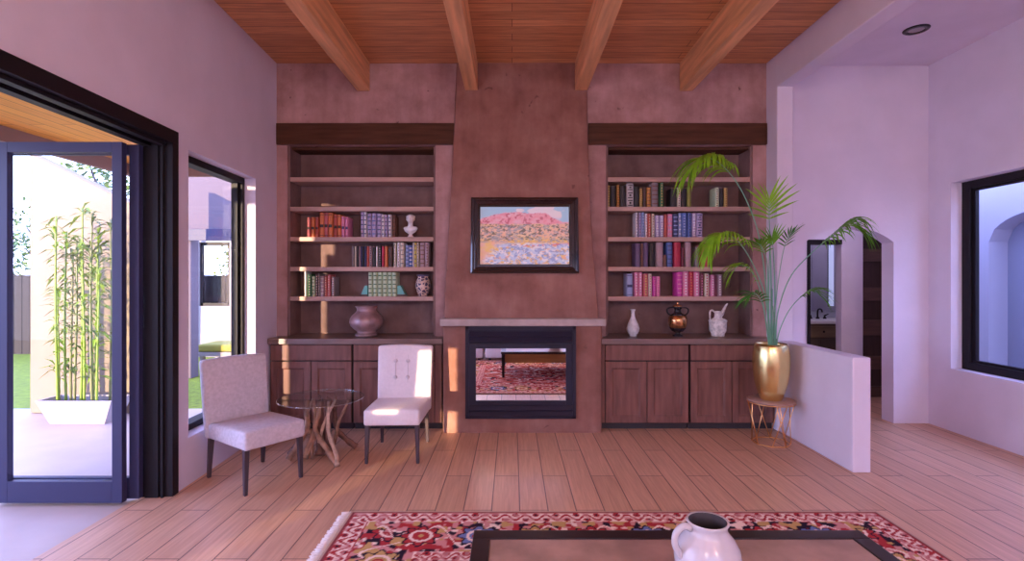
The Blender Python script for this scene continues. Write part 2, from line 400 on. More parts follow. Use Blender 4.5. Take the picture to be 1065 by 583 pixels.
for sx in (-1, 1):
    b = nb(); lathe(b, [(.026, 0), (.026, .012), (.014, .03), (.014, .055)], c=(sx * .11, 0, 0), n=16, cap1=True); tube(b, [(sx * .11, 0, .05), (sx * .16, -.02, .075)], [.012, .007]); obj('handle', b, black_fr, fct)
mr = thing('bathroom_mirror', 'tall frameless mirror above the basin seen through the archway', 'mirror', (0, 8.295, 0))
b = nb(); box(b, 4.78, 5.5, -.02, 0, 1.02, 2.2, .003); obj('glass', b, mat('mirror_silver', (.62, .65, .74), .03, metal=1.0), mr)
b = nb(); box(b, 4.70, 4.775, -.03, 0, 1.02, 2.2, .004); obj('frame', b, mat('pale_mirror_edge', (.45, .47, .58), .3, metal=.6), mr)
sl = thing('pale_strip', 'tall pale vertical glowing strip on the mirror in the bathroom', 'strip', (0, 8.27, 0))  # pale strip on the mirror, given a weak emission of its own
b = nb(); box(b, 5.04, 5.12, -.012, 0, 1.10, 2.12, .004); obj('strip_face', b, emit('pale_strip_emission', (.55, .62, .95), .32), sl)
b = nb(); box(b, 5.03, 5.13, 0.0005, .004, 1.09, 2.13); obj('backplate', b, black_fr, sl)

for hx, hy, hs, lab in ((4.75, 7.3, 30, 'added dome lamp brightening the bathroom beyond the archway'), (3.95, 6.15, 22, 'added dome lamp brightening the hall just behind the archway')):  # unseen dome lamps added to brighten hall and bathroom
    t = thing('fill_dome', lab, 'ceiling light', (hx, hy, 2.749), group='added hall fill lamps')
    b = nb(); lathe(b, [(.12 * math.cos(a * PI / 16), -.012 - .07 * math.sin(a * PI / 16)) for a in range(8)] + [(.002, -.082)], n=28, cap0=False); obj('shade', b, emit('fill_dome_glass_%d' % hs, (.85, .75, 1.0), hs), t)
    b = nb(); lathe(b, [(.125, 0), (.125, -.014), (.118, -.014)], n=28, cap0=False); obj('rim', b, black_fr, t)

# ------------------------------------------------------------------ beams, lintels, mantel
for nm, x, lab in (('a', 378.5, 'pine ceiling beam nearest the patio door wall'), ('b', 490.5, 'pine ceiling beam meeting the chimney edge above the left bookcase'),
                   ('c', 604, 'pine ceiling beam meeting the chimney edge above the right bookcase'), ('d', 713, 'pine ceiling beam nearest the white dividing header')):
    X = px(x, BACK)
    b = nb(); box(b, X - .066, X + .066, -2.45, BACK - .012 - (.02 if nm in 'bc' else 0), 3.497, CEIL - .001, .006)
    tag(obj('ceiling_beam', b, beam_m), lab, 'beam', 'exposed ceiling beams', 'thing')
for x0, x1, lab in ((-2.462, -.603, 'dark walnut lintel over the bookcase beside the patio window wall'), (.797, 2.664, 'dark walnut lintel over the bookcase behind the palm')):
    b = nb(); box(b, x0, x1, BACK - .035, BACK - .001, 2.935, 3.157, .006)
    tag(obj('wood_lintel', b, lintel_m), lab, 'lintel', 'wooden lintels', 'thing')
b = nb()
box(b, px(457.5, 5.09), px(630.5, 5.09), 5.09, 5.168, 1.068, 1.140, .008); box(b, -.68, .865, 5.16, 5.20, 1.1, 1.140, .002)
tag(obj('mantel_shelf', b, mantel_m), 'grey mauve mantel slab above the black fireplace', 'mantel')

# ------------------------------------------------------------------ fireplace
fp = thing('fireplace', 'black steel fireplace with louvres and reflective glass below the mantel', 'fireplace', (0, 5.168, 0))
X0, X1, Z0, Z1 = -.4625, .634, .147, 1.066
gx0, gx1, gz0, gz1 = -.358, .534, .328, .843
b = nb(); e = .035
box(b, X0, X0 + e, -.03, 0, Z0, Z1, .003); box(b, X1 - e, X1, -.03, 0, Z0, Z1, .003); box(b, X0, X1, -.03, 0, Z1 - e, Z1, .003); box(b, X0, X1, -.03, 0, Z0, Z0 + .03, .003)
box(b, X0 + .02, X1 - .02, -.008, 0, Z0 + .02, gz0); box(b, X0 + .02, X1 - .02, -.008, 0, gz1, Z1 - .02)
obj('steel_frame', b, fire_m, fp)
for z in (.932, .985, .196, .252):
    b = nb(); prism(b, [(-.01, z - .018), (-.04, z - .026), (-.044, z - .016), (-.016, z + .028), (-.01, z + .028)], 'x', X0 + .037, X1 - .037); obj('louver', b, fire_m, fp)
b = nb()
box(b, X0 + .036, gx0, -.028, -.004, gz0 - .045, gz1 + .045, .003); box(b, gx1, X1 - .036, -.028, -.004, gz0 - .045, gz1 + .045, .003)
box(b, gx0, gx1, -.028, -.004, gz1, gz1 + .045, .003); box(b, gx0, gx1, -.028, -.004, gz0 - .045, gz0, .003)
dr = obj('glass_door', b, fire_m, fp)
b = nb(); box(b, gx0, gx1, -.018, -.006, gz0, gz1); obj('glass', b, mirror_m, dr)

# ------------------------------------------------------------------ bookcases, counters, cabinets
SHELF = [2.600, 2.290, 1.972, 1.658, 1.347]
def bookcase(n, label):
    t = thing('bookcase', label, 'bookcase', group='built-in bookcases')
    x0, x1 = n[0] + .003, n[1] - .003
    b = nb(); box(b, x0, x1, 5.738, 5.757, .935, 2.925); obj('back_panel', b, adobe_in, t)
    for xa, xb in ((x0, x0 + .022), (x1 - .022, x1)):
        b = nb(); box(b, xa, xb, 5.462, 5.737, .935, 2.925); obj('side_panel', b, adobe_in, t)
    b = nb(); box(b, x0, x1, 5.50, 5.737, 2.90, 2.926, .002); obj('top_panel', b, lintel_m, t)
    for z in SHELF:
        b = nb(); box(b, x0 + .023, x1 - .023, 5.458, 5.737, z - .046, z, .004); obj('shelf', b, shelf_m, t)
bookcase(NL, 'built-in bookcase with red and green books beside the patio window')
bookcase(NR, 'built-in bookcase with pink and blue books behind the palm')

def countertop(x0, x1, n, label):
    b = nb()
    prism(b, [(x0, 5.21), (x1, 5.21), (x1, BACK - .003), (n[1] - .003, BACK - .003), (n[1] - .003, 5.755), (n[0] + .003, 5.755), (n[0] + .003, BACK - .003), (x0, BACK - .003)], 'z', .877, .93, .003)
    tag(obj('countertop', b, counter_m), label, 'countertop', 'wood countertops')
countertop(-2.455, -.702, NL, 'brown wood countertop under the bookcase with the round pot')
countertop(.901, 2.664, NR, 'brown wood countertop holding the bottle vase, amphora and pitcher')

def cabinet(x0, x1, fl, fr, label):
    """one base cabinet: carcass, drawer front, two framed doors, toe kick; fl / fr = filler strips"""
    t = thing('base_cabinet', label, 'cabinet', ((x0 + x1) / 2, 5.25, 0), group='built-in base cabinets')
    w = (x1 - x0) / 2
    b = nb(); box(b, -w - fl, w + fr, .021, .198, .07, .875); obj('body', b, cab_line, t)
    if fl: b = nb(); box(b, -w - fl + .004, -w - .004, .004, .0205, .077, .864, .002); obj('filler_strip', b, cab_m, t)
    if fr: b = nb(); box(b, w + .004, w + fr - .004, .004, .0205, .077, .864, .002); obj('filler_strip', b, cab_m, t)
    b = nb(); box(b, -w - fl, w + fr, .07, .19, .0, .07); obj('toe_kick', b, kick_m, t)
    b = nb(); box(b, -w + .004, w - .004, 0, .0205, .708, .864, .003); obj('drawer_front', b, cab_m, t)
    for s in (0, 1):
        d0, d1 = (-w + .004, -.004) if s == 0 else (.004, w - .004)
        z0, z1, st = .077, .694, .066
        b = nb()
        box(b, d0, d0 + st, 0, .02, z0, z1, .0025); box(b, d1 - st, d1, 0, .02, z0, z1, .0025)
        box(b, d0 + st, d1 - st, 0, .02, z1 - st, z1, .0025); box(b, d0 + st, d1 - st, 0, .02, z0, z0 + st, .0025)
        d = obj('door', b, cab_m, t)
        b = nb()
        p0, p1, q0, q1 = d0 + st, d1 - st, z0 + st, z1 - st
        i = .014
        for (a, c_) in (((p0, q0, p1, q0), (p0 + i, q0 + i, p1 - i, q0 + i)), ((p0, q1, p1, q1), (p0 + i, q1 - i, p1 - i, q1 - i))):
            b.faces.new([b.verts.new(vv) for vv in ((a[0], .004, a[1]), (a[2], .004, a[3]), (c_[2], .014, c_[3]), (c_[0], .014, c_[1]))])
        for xx, ii in ((p0, i), (p1, -i)):
            b.faces.new([b.verts.new(vv) for vv in ((xx, .004, q0), (xx, .004, q1), (xx + ii, .014, q1 - i), (xx + ii, .014, q0 + i))])
        box(b, p0, p1, .014, .0195, q0, q1)
        obj('panel', b, cab_m, d)
cabinet(-2.447, -1.622, 0, 0, 'brown base cabinet beside the patio window wall behind the glass table')
cabinet(-1.608, -.783, 0, .075, 'brown base cabinet behind the buttoned white chair')
cabinet(.943, 1.789, .043, 0, 'brown base cabinet next to the fireplace below the white bottle vase')
cabinet(1.805, 2.644, 0, .018, 'brown base cabinet behind the gold planter')

# ------------------------------------------------------------------ books
ORD = ['first', 'second', 'third', 'fourth', 'fifth', 'sixth', 'seventh', 'eighth', 'ninth', 'tenth', 'eleventh', 'twelfth', 'thirteenth', 'fourteenth', 'fifteenth', 'sixteenth', 'seventeenth', 'eighteenth']
COL = {'red': (.42, .075, .055), 'orange': (.62, .17, .06), 'pink red': (.50, .12, .13), 'brown': (.17, .07, .045), 'dark brown': (.07, .03, .025), 'black': (.018, .014, .018),
       'navy': (.035, .04, .13), 'blue': (.08, .13, .36), 'pale blue': (.30, .36, .60), 'lilac': (.40, .32, .50), 'purple': (.12, .07, .15), 'white': (.72, .68, .70), 'ivory': (.62, .54, .44),
       'gold': (.50, .34, .10), 'amber': (.48, .22, .04), 'grey': (.22, .18, .19), 'green': (.04, .13, .05), 'pale green': (.50, .62, .42), 'olive': (.26, .26, .05), 'magenta': (.55, .05, .32),
       'pink': (.66, .22, .36), 'crimson': (.42, .02, .06), 'maroon': (.16, .03, .05), 'mauve': (.36, .24, .27), 'yellow': (.60, .48, .12), 'silver': (.45, .42, .42)}
page_m = mat('cream_book_pages', (.70, .62, .52), .9)
def bookmat(c): return mat('book_cloth_' + c.replace(' ', '_'), COL[c], .55, var=.12, vscale=30)
DS = 5.50
def book(x0, x1, top, base_z, colour, style, acc, label, group, setback=0.0, depth=.165):
    d = DS + setback
    xa, xb = px(x0, DS) + .0008, px(x1, DS) - .0008
    w = xb - xa; h = min(max(.06, pz(top, DS) - base_z), .310 - .046 + (.004 if base_z > 1.9 else -.002))
    t = thing('book', label, 'book', ((xa + xb) / 2, d, base_z + .0006), group=group)
    b = nb(); hw_ = w / 2; th = min(.0025, w * .16)
    # cover: rounded spine and two boards, extruded upward
    n = 5; out = [(-hw_, depth)] + [(-hw_ * math.cos(PI * k / n), .012 - .012 * math.sin(PI * k / n)) for k in range(n + 1)] + [(hw_, depth)]
    inn = [(hw_ - th, depth), (hw_ - th, .016), (-hw_ + th, .016), (-hw_ + th, depth)]
    prism(b, out + inn, 'z', 0, h); autosmooth(obj('cover', b, bookmat(colour), t), 50)
    b = nb(); box(b, -hw_ + th * 1.05, hw_ - th * 1.05, .0165, depth - .004, .003, h - .004); obj('page_block', b, page_m, t)
    if style == 'plain': return
    am = bookmat(acc)
    b = nb()
    def band(za, zb, s=1.0):
        pr = [(-hw_ * s * math.cos(PI * k / n), .0115 - (.0125) * math.sin(PI * k / n)) for k in range(1 if s >= 1 else 0, n + (0 if s >= 1 else 1))]
        pr = [(p[0], p[1] - .0006) for p in pr]
        prism(b, pr + [(pr[-1][0] * .9, pr[-1][1] + .003), (pr[0][0] * .9, pr[0][1] + .003)], 'z', za * h, zb * h)
    if style == 'bands':
        for k in range(5): band(.12 + k * .18, .165 + k * .18)
    elif style == 'middle':
        band(.40, .52); band(.06, .085); band(.9, .925)
    elif style == 'dots':
        for k in range(8): band(.06 + k * .115, .115 + k * .115, .62)
    elif style == 'squares':
        for z0, z1 in ((.06, .30), (.38, .62), (.72, .94)):
            band(z0, z0 + .04, .8); band(z1 - .04, z1, .8); band(z0 + .08, z1 - .08, .6)
    box(b, -hw_ * .3, hw_ * .3, .006, .009, .05 * h, .95 * h)      # the stamped strip under the stripes, inside the spine
    obj('spine_stripe', b, am, t)

def row(shelf_z, rowname, group, items):
    n = len(items)
    for i, it in enumerate(items):
        x0, x1, top, colour, style, acc = it[:6]
        look = {'plain': 'plain', 'bands': 'banded', 'middle': 'centre-banded', 'dots': 'dotted', 'squares': 'panel-spined'}[style]
        book(x0, x1, top, shelf_z, colour, style, acc, f'{colour} {look} book, {ORD[i]} from the left in {rowname}', group, *(it[6:]))

R3, R4, R5 = SHELF[2], SHELF[3], SHELF[4]
row(R3, 'the red row', 'red bound books beside the bust', [
    (319.2, 322.4, 226, 'pink red', 'middle', 'black'), (323.4, 327, 226, 'orange', 'middle', 'black'), (327.7, 331, 226, 'red', 'middle', 'black'), (332, 336.9, 221, 'orange', 'middle', 'black'),
    (337, 341, 221, 'pink red', 'middle', 'black'), (341.1, 345.8, 221, 'orange', 'middle', 'black'), (346.8, 350.6, 223.4, 'red', 'middle', 'black'), (350.7, 354.6, 223, 'orange', 'middle', 'black'),
    (354.8, 358.2, 225, 'pink', 'middle', 'navy'), (358.9, 362, 225.6, 'pink', 'middle', 'navy')])
row(R3, 'the blue row before the bust', 'blue bound books beside the bust', [
    (375, 378, 220.3, 'lilac', 'bands', 'navy'), (378.3, 381, 220.3, 'white', 'bands', 'navy'), (382, 386.2, 222, 'lilac', 'bands', 'navy'), (386.5, 391, 221.7, 'lilac', 'bands', 'blue'),
    (392, 396.5, 222, 'lilac', 'bands', 'navy'), (396.8, 399.5, 223.2, 'white', 'bands', 'navy'), (399.9, 402.6, 223.2, 'lilac', 'bands', 'navy'), (403.8, 406.8, 223.2, 'white', 'bands', 'navy'),
    (407, 410.5, 223.4, 'brown', 'bands', 'dark brown', .03)])
row(R4, 'the dark mixed row', 'thin dark books on the middle shelf', [
    (365.6, 368.1, 256, 'grey', 'plain', 'black'), (368.5, 370.4, 256, 'ivory', 'plain', 'black'), (370.5, 373, 256, 'black', 'plain', 'black'), (373.1, 374.6, 256, 'mauve', 'plain', 'black'), (374.7, 376.7, 256, 'navy', 'plain', 'black'),
    (376.8, 378.6, 256, 'black', 'plain', 'black'), (378.8, 381, 256, 'navy', 'plain', 'black'), (381.1, 383.8, 256, 'red', 'plain', 'black'), (384, 386.9, 256, 'mauve', 'dots', 'black'),
    (387.2, 390.6, 257, 'black', 'plain', 'black'), (390.8, 392.7, 256, 'white', 'plain', 'black'), (393.3, 396.5, 256, 'black', 'dots', 'silver'), (396.8, 399.5, 256, 'crimson', 'plain', 'black'),
    (399.9, 403, 256, 'orange', 'plain', 'black'), (403.6, 408.2, 257, 'dark brown', 'plain', 'black')])
row(R4, 'the pale row under the bust', 'pale bound books under the bust', [
    (409.3, 411.7, 252, 'ivory', 'dots', 'grey'), (413, 415.9, 252, 'white', 'dots', 'grey'), (416.2, 420.2, 252, 'ivory', 'bands', 'grey'), (421.8, 424.9, 255, 'pale blue', 'bands', 'navy'),
    (425.1, 428.8, 255, 'blue', 'bands', 'white'), (428.9, 430.5, 252, 'white', 'plain', 'white'), (430.6, 433.1, 252, 'yellow', 'bands', 'grey'), (433.3, 435.6, 252, 'ivory', 'dots', 'grey'),
    (436.6, 441.6, 252, 'mauve', 'bands', 'brown'), (441.9, 446.4, 252, 'mauve', 'dots', 'brown')])
row(R5, 'the low mottled row', 'mottled books on the low shelf', [
    (316.3, 318.3, 282, 'white', 'plain', 'white'), (319.6, 323.8, 285, 'green', 'dots', 'ivory'), (324, 327.2, 287.4, 'pale green', 'bands', 'green'), (327.7, 330.6, 285, 'dark brown', 'dots', 'ivory'),
    (330.7, 332.7, 284.4, 'grey', 'dots', 'ivory'), (332.9, 336.9, 287, 'mauve', 'bands', 'ivory'), (337.2, 340.1, 286.6, 'red', 'dots', 'ivory'), (340.2, 343.4, 285.5, 'pink red', 'dots', 'ivory'),
    (344.4, 347.8, 287.7, 'grey', 'dots', 'white')])
row(R5, 'the pale green set', 'matching pale green volumes between bookends', [
    (382.9, 387.0, 283, 'pale green', 'bands', 'green'), (387.9, 392, 283, 'pale green', 'bands', 'green'), (392.8, 397.1, 283, 'pale green', 'bands', 'green'), (398, 402.4, 283, 'pale green', 'bands', 'green'),
    (403.2, 407.4, 283, 'pale green', 'bands', 'green'), (407.9, 412.3, 283, 'pale green', 'bands', 'green')])
Q2, Q3, Q4, Q5 = SHELF[1], SHELF[2], SHELF[3], SHELF[4]
row(Q2, 'the antique row behind the palm', 'antique books on the high shelf', [
    (632, 634.4, 192.6, 'gold', 'dots', 'black'), (634.8, 641.2, 193, 'black', 'plain', 'black'), (641.6, 644.4, 192, 'amber', 'dots', 'black'), (644.8, 651.2, 193, 'black', 'plain', 'black'), (651.8, 659.3, 190.6, 'silver', 'squares', 'black'),
    (659.7, 665.2, 194, 'black', 'plain', 'black'), (665.6, 668.4, 196.2, 'gold', 'dots', 'brown'), (668.8, 672.4, 195.5, 'dark brown', 'plain', 'black'), (672.8, 677.2, 195, 'amber', 'bands', 'brown'), (677.6, 685, 189.8, 'grey', 'bands', 'brown'),
    (686.2, 690.6, 189.8, 'green', 'dots', 'gold')])
row(Q2, 'the sparse group by the palm tip', 'antique books near the palm tip', [
    (697.5, 704.2, 196, 'black', 'plain', 'black'), (704.6, 708.4, 194.7, 'ivory', 'dots', 'brown'), (708.8, 714.4, 196, 'black', 'plain', 'black'), (714.8, 719.2, 194.2, 'olive', 'plain', 'black'),
    (743.8, 748.2, 195, 'pale green', 'dots', 'brown'), (748.6, 753, 196, 'black', 'plain', 'black'), (753.4, 757, 195.5, 'gold', 'dots', 'brown')])
row(Q3, 'the blue and red row', 'blue and red bound books behind the palm', [
    (661.3, 663.4, 220.6, 'white', 'dots', 'navy'), (664.4, 667.2, 220.6, 'lilac', 'dots', 'navy'), (667.5, 670.6, 220.6, 'pale blue', 'dots', 'navy'), (671.2, 673.6, 221.8, 'white', 'dots', 'red'), (673.8, 677.2, 221.8, 'red', 'dots', 'ivory'),
    (678, 681, 222.2, 'ivory', 'dots', 'brown'), (681.8, 686.1, 223.8, 'lilac', 'squares', 'white'), (686.4, 690.6, 223.8, 'lilac', 'squares', 'white'), (690.8, 694, 222.8, 'red', 'plain', 'red'), (694.6, 699.7, 222.4, 'pink', 'bands', 'lilac'),
    (700.2, 705.4, 222.4, 'navy', 'bands', 'pale blue'), (706, 708.7, 221.4, 'pale blue', 'bands', 'white'), (708.9, 714.6, 221.4, 'blue', 'dots', 'pale blue'), (715.5, 719.6, 221.4, 'blue', 'dots', 'navy'),
    (720, 724.3, 221.4, 'lilac', 'squares', 'white'), (724.6, 731, 221.6, 'lilac', 'squares', 'navy')])
row(Q4, 'the loose red and grey row', 'large plain books behind the palm', [
    (660.7, 666.3, 252.8, 'purple', 'plain', 'black'), (666.6, 669.1, 253, 'brown', 'plain', 'black'), (669.3, 674.6, 252, 'purple', 'plain', 'black'), (675.4, 682.5, 252.4, 'black', 'plain', 'black', .03), (682.9, 690, 251.2, 'mauve', 'plain', 'black'),
    (690.4, 693.5, 265, 'brown', 'plain', 'black'), (693.9, 699.7, 252, 'blue', 'bands', 'navy'), (701.2, 708.2, 249.8, 'crimson', 'plain', 'black'), (708.8, 711.6, 257.7, 'maroon', 'plain', 'black'),
    (712.9, 719.2, 251.6, 'mauve', 'plain', 'black'), (723.4, 727.1, 256.5, 'grey', 'plain', 'black'), (729.5, 737.8, 254.9, 'crimson', 'plain', 'black')])
row(Q5, 'the short pink row', 'pink and blue books above the bottle vase', [
    (651.7, 658.4, 284.5, 'pale blue', 'middle', 'navy'), (660, 664, 282.8, 'pink', 'dots', 'white'), (664.3, 668.2, 282.8, 'pink', 'dots', 'white'), (669.2, 674.4, 284.5, 'pink red', 'dots', 'yellow'), (674.7, 678.2, 284.6, 'ivory', 'dots', 'pink red'),
    (679, 682.8, 287.3, 'magenta', 'dots', 'pink'), (683, 686.8, 287.3, 'pink', 'dots', 'magenta')])
row(Q5, 'the magenta row', 'magenta and red books above the amphora', [
    (704.2, 710.1, 282.8, 'magenta', 'bands', 'pink'), (710.4, 716.4, 282, 'pink', 'dots', 'white'), (716.7, 721.6, 282, 'crimson', 'dots', 'orange'), (722, 728, 281.8, 'pink', 'dots', 'white'), (728.5, 732.2, 284, 'maroon', 'dots', 'pink'),
    (733, 737.8, 284, 'ivory', 'dots', 'crimson'), (739.2, 743.8, 285.7, 'pink', 'dots', 'white'), (744.2, 746.4, 286, 'maroon', 'plain', 'black'), (746.8, 751.2, 285.4, 'mauve', 'dots', 'white')])

# ------------------------------------------------------------------ ornaments on the shelves
def vase_from(prof_px, cx, d, name, label, cat, m, base, n=40):
    t = thing(name, label, cat, (px(cx, d), d, base + .0008))
    s = d / F
    return t, s
# teal bookends
for xs, lab in (((382.6, 374.6), 'teal triangular bookend at the start of the pale green set'), ((412.7, 422), 'teal triangular bookend beside the patterned jar')):
    d = 5.52; xa, xb = px(xs[0], d), px(xs[1], d); g = .004 if xb > xa else -.004
    t = thing('bookend', lab, 'bookend', (0, d, R5 + .0008), group='teal bookends')
    b = nb(); xt = xa + (xb - xa) * .42
    prism(b, [(xa + g, 0), (xb, 0), (xt, .112), (xa + g, .112)], 'y', 0, .11, .002); obj('wedge', b, mat('teal_stone', (.13, .42, .38), .4, var=.2), t)
    b = nb(); prism(b, [(xa + g, .001), (xb + g, .001), (xb + g * 2.2, .02), (xa + g, .02)], 'y', -.004, -.0005, .0005); obj('base', b, mat('brown_bookend_foot', (.12, .06, .05), .5), t)
# bust
d = 5.56; bx_ = px(427, d)
t = thing('bust', 'small white plaster bust of a head and shoulders on a round foot', 'bust', (bx_, d, R3 + .0008))
b = nb()
def ell(bm, c, r, M=None):
    tt = bmesh.new(); bmesh.ops.create_uvsphere(tt, u_segments=20, v_segments=14, radius=1)
    bmesh.ops.transform(tt, matrix=Matrix.Translation(c) @ (M or Matrix.Identity(4)) @ Matrix.Diagonal((*r, 1)), verts=tt.verts[:]); merge(bm, tt)
lathe(b, [(.034, 0), (.036, .008), (.03, .014), (.02, .024), (.018, .04), (.024, .055)], n=24, cap1=True)
ell(b, (0, .002, .085), (.068, .04, .042)); ell(b, (0, 0, .07), (.045, .035, .035)); ell(b, (-.05, .004, .098), (.026, .028, .022)); ell(b, (.05, .004, .098), (.026, .028, .022))
lathe(b, [(.034, .10), (.026, .13), (.025, .16), (.028, .175)], n=20, cap1=True)
ell(b, (0, -.002, .198), (.037, .044, .05)); ell(b, (0, .010, .214), (.043, .045, .040)); ell(b, (0, -.045, .192), (.008, .012, .014)); ell(b, (0, -.034, .162), (.018, .014, .012))
for s in (-1, 1): ell(b, (s * .04, .004, .195), (.008, .012, .016)); ell(b, (s * .03, .016, .222), (.02, .024, .02))
o = obj('figure', b, white_cer, t, smooth=True)
md = o.modifiers.new('r', 'REMESH'); md.mode = 'VOXEL'; md.voxel_size = .004; md.use_smooth_shade = True
sm = o.modifiers.new('s', 'SMOOTH'); sm.iterations = 4; sm.factor = .5
# patterned jar
d = 5.58; t = thing('jar', 'navy jar with a cream scroll pattern at the end of the low shelf', 'jar', (px(440, d), d, R5 + .0008))
jp = [(.045, 0), (.05, .01), (.062, .04), (.079, .09), (.082, .125), (.075, .16), (.058, .186), (.052, .196), (.058, .212), (.064, .226), (.060, .228), (.048, .20), (.044, .19)]
b = nb(); lathe(b, jp, n=36)
jm = bpy.data.materials.new('navy_jar_cream_scrolls'); jm.use_nodes = True; nt = jm.node_tree; bs = nt.nodes['Principled BSDF']
vo = nt.nodes.new('ShaderNodeTexVoronoi'); vo.feature = 'DISTANCE_TO_EDGE'; vo.inputs['Scale'].default_value = 26
tcn = nt.nodes.new('ShaderNodeTexCoord'); nt.links.new(tcn.outputs['Object'], vo.inputs['Vector'])
rr = nt.nodes.new('ShaderNodeValToRGB'); rr.color_ramp.elements[0].position = .09; rr.color_ramp.elements[0].color = (.66, .50, .42, 1); rr.color_ramp.elements[1].position = .14; rr.color_ramp.elements[1].color = (.06, .045, .11, 1)
nt.links.new(vo.outputs['Distance'], rr.inputs['Fac']); nt.links.new(rr.outputs['Color'], bs.inputs['Base Color']); bs.inputs['Roughness'].default_value = .3
obj('body', b, jm, t)
b = nb(); lathe(b, [(.0595, .211), (.066, .2165), (.066, .229), (.0605, .2295)], n=36, cap0=False); obj('rim', b, mat('navy_jar_rim', (.10, .08, .16), .3), t)
# round pot on the counter
d = 5.48; t = thing('pot', 'round squat mauve pot on the countertop below the green books', 'pot', (px(381.2, d), d, .9308))
pp = [(.10, 0), (.112, .004), (.114, .022), (.098, .036), (.096, .05), (.13, .075), (.162, .11), (.174, .145), (.170, .18), (.15, .215), (.118, .243), (.100, .262), (.097, .275), (.103, .298), (.116, .31), (.111, .314), (.094, .296), (.088, .27), (.10, .24)]
pot_m = mat('mauve_metallic_glaze', (.40, .25, .26), .3, metal=.25, var=.35, vscale=12, bump=.15, bscale=30)
b = nb(); lathe(b, pp[2:], n=48); obj('body', b, pot_m, t)
b = nb(); lathe(b, pp[:4], n=48, cap1=True); obj('foot', b, pot_m, t)
# bottle vase
d = 5.47; z0 = .9308
t = thing('vase', 'white bottle vase with a slender neck on the countertop by the fireplace', 'vase', (px(658.3, d), d, z0))
b = nb(); lathe(b, [(.036, 0), (.038, .006), (.036, .014), (.05, .028), (.064, .055), (.068, .08), (.06, .112), (.045, .148), (.03, .178), (.020, .205), (.017, .24), (.019, .262), (.03, .278), (.028, .281), (.014, .26), (.012, .23)], n=36); obj('body', b, mat('pale_speckled_porcelain', (.72, .72, .76), .3, var=.25, vscale=25), t)
# amphora
d = 5.46
t = thing('amphora', 'copper and black amphora with two handles and a lid on the countertop', 'amphora', (px(704.8, d), d, z0)); t.scale = (1, 1, .93)
cop = mat('polished_copper_glaze', (.62, .30, .13), .16, metal=.9, var=.45, vscale=9, stretch=(3, 3, 1)); blk = mat('black_amphora_glaze', (.025, .018, .025), .2, metal=.2)
b = nb(); lathe(b, [(.052, 0), (.055, .008), (.03, .02), (.022, .034), (.03, .044)], n=32, cap1=True); obj('foot', b, blk, t)
b = nb(); lathe(b, [(.028, .04), (.055, .055), (.078, .085), (.092, .125), (.098, .17), (.094, .21), (.078, .235)], n=40); obj('body', b, cop, t)
b = nb(); lathe(b, [(.056, .0545), (.0795, .085), (.0835, .094), (.082, .094)], n=40, cap0=False); obj('band', b, blk, t)
b = nb(); lathe(b, [(.079, .2345), (.06, .252), (.038, .264), (.032, .29), (.036, .31), (.058, .322), (.062, .332), (.05, .334)], n=36); obj('neck', b, blk, t)
b = nb(); lathe(b, [(.048, .334), (.046, .342), (.03, .352), (.014, .358), (.010, .364), (.014, .374), (.010, .384), (.001, .386)], n=28); obj('lid', b, cop, t)
for s in (-1, 1):
    b = nb(); tube(b, spline([(s * .076, 0, .235), (s * .105, 0, .262), (s * .112, 0, .298), (s * .09, 0, .318), (s * .055, 0, .324)], 14), .0085, n=8); obj('handle', b, blk, t)
# pitcher
d = 5.46
t = thing('pitcher', 'white textured pitcher with a long upturned spout on the countertop', 'pitcher', (px(746.5, d), d, z0))
b = nb(); lathe(b, [(.064, 0), (.067, .008), (.068, .03), (.085, .055), (.088, .11), (.089, .15), (.094, .158), (.092, .168), (.07, .18), (.042, .192), (.036, .205), (.034, .25), (.037, .262), (.032, .262), (.028, .23)], n=40); obj('body', b, rough_cer, t)
b = nb(); tube(b, spline([(.022, 0, .215), (.045, 0, .24), (.062, 0, .275), (.082, 0, .315), (.103, 0, .342)], 14), [.026 - .019 * k / 14 for k in range(15)], n=12); obj('spout', b, rough_cer, t)
b = nb(); tube(b, spline([(-.034, 0, .252), (-.06, 0, .272), (-.080, 0, .258), (-.083, 0, .215), (-.078, 0, .168)], 16), .0095, n=10); obj('handle', b, rough_cer, t)

# ------------------------------------------------------------------ painting
pt = thing('framed_painting', 'framed desert landscape painting hanging on the chimney', 'painting', at(545.6, 244.6, 5.255))
tilt = math.atan(.1)
pt.rotation_euler = (-tilt, 0, 0)
k_ = 5.255 / F
ow, oh = 111.5 * k_ / 2, 79.5 * k_ / 2; iw, ih = 92.4 * k_ / 2, 60.4 * k_ / 2
fr_m = mat('black_brown_lacquered_frame', (.026, .014, .013), .16, coat=.6)
b = nb()
steps = [(0, .012), (.0, -.018), (.18, -.03), (.36, -.02), (.45, -.026), (.72, -.012), (.86, -.014), (1.0, .0), (1.0, .008)]
ring = []
for f, yy in steps:
    W = ow + (iw - ow) * f; Hh = oh + (ih - oh) * f
    ring.append([b.verts.new((sx * W, yy, sz * Hh)) for sx, sz in ((-1, -1), (1, -1), (1, 1), (-1, 1))])
for r0, r1 in zip(ring, ring[1:]):
    for k in range(4): b.faces.new((r0[k], r0[(k + 1) % 4], r1[(k + 1) % 4], r1[k]))
bmesh.ops.recalc_face_normals(b, faces=b.faces[:])
obj('frame', b, fr_m, pt)

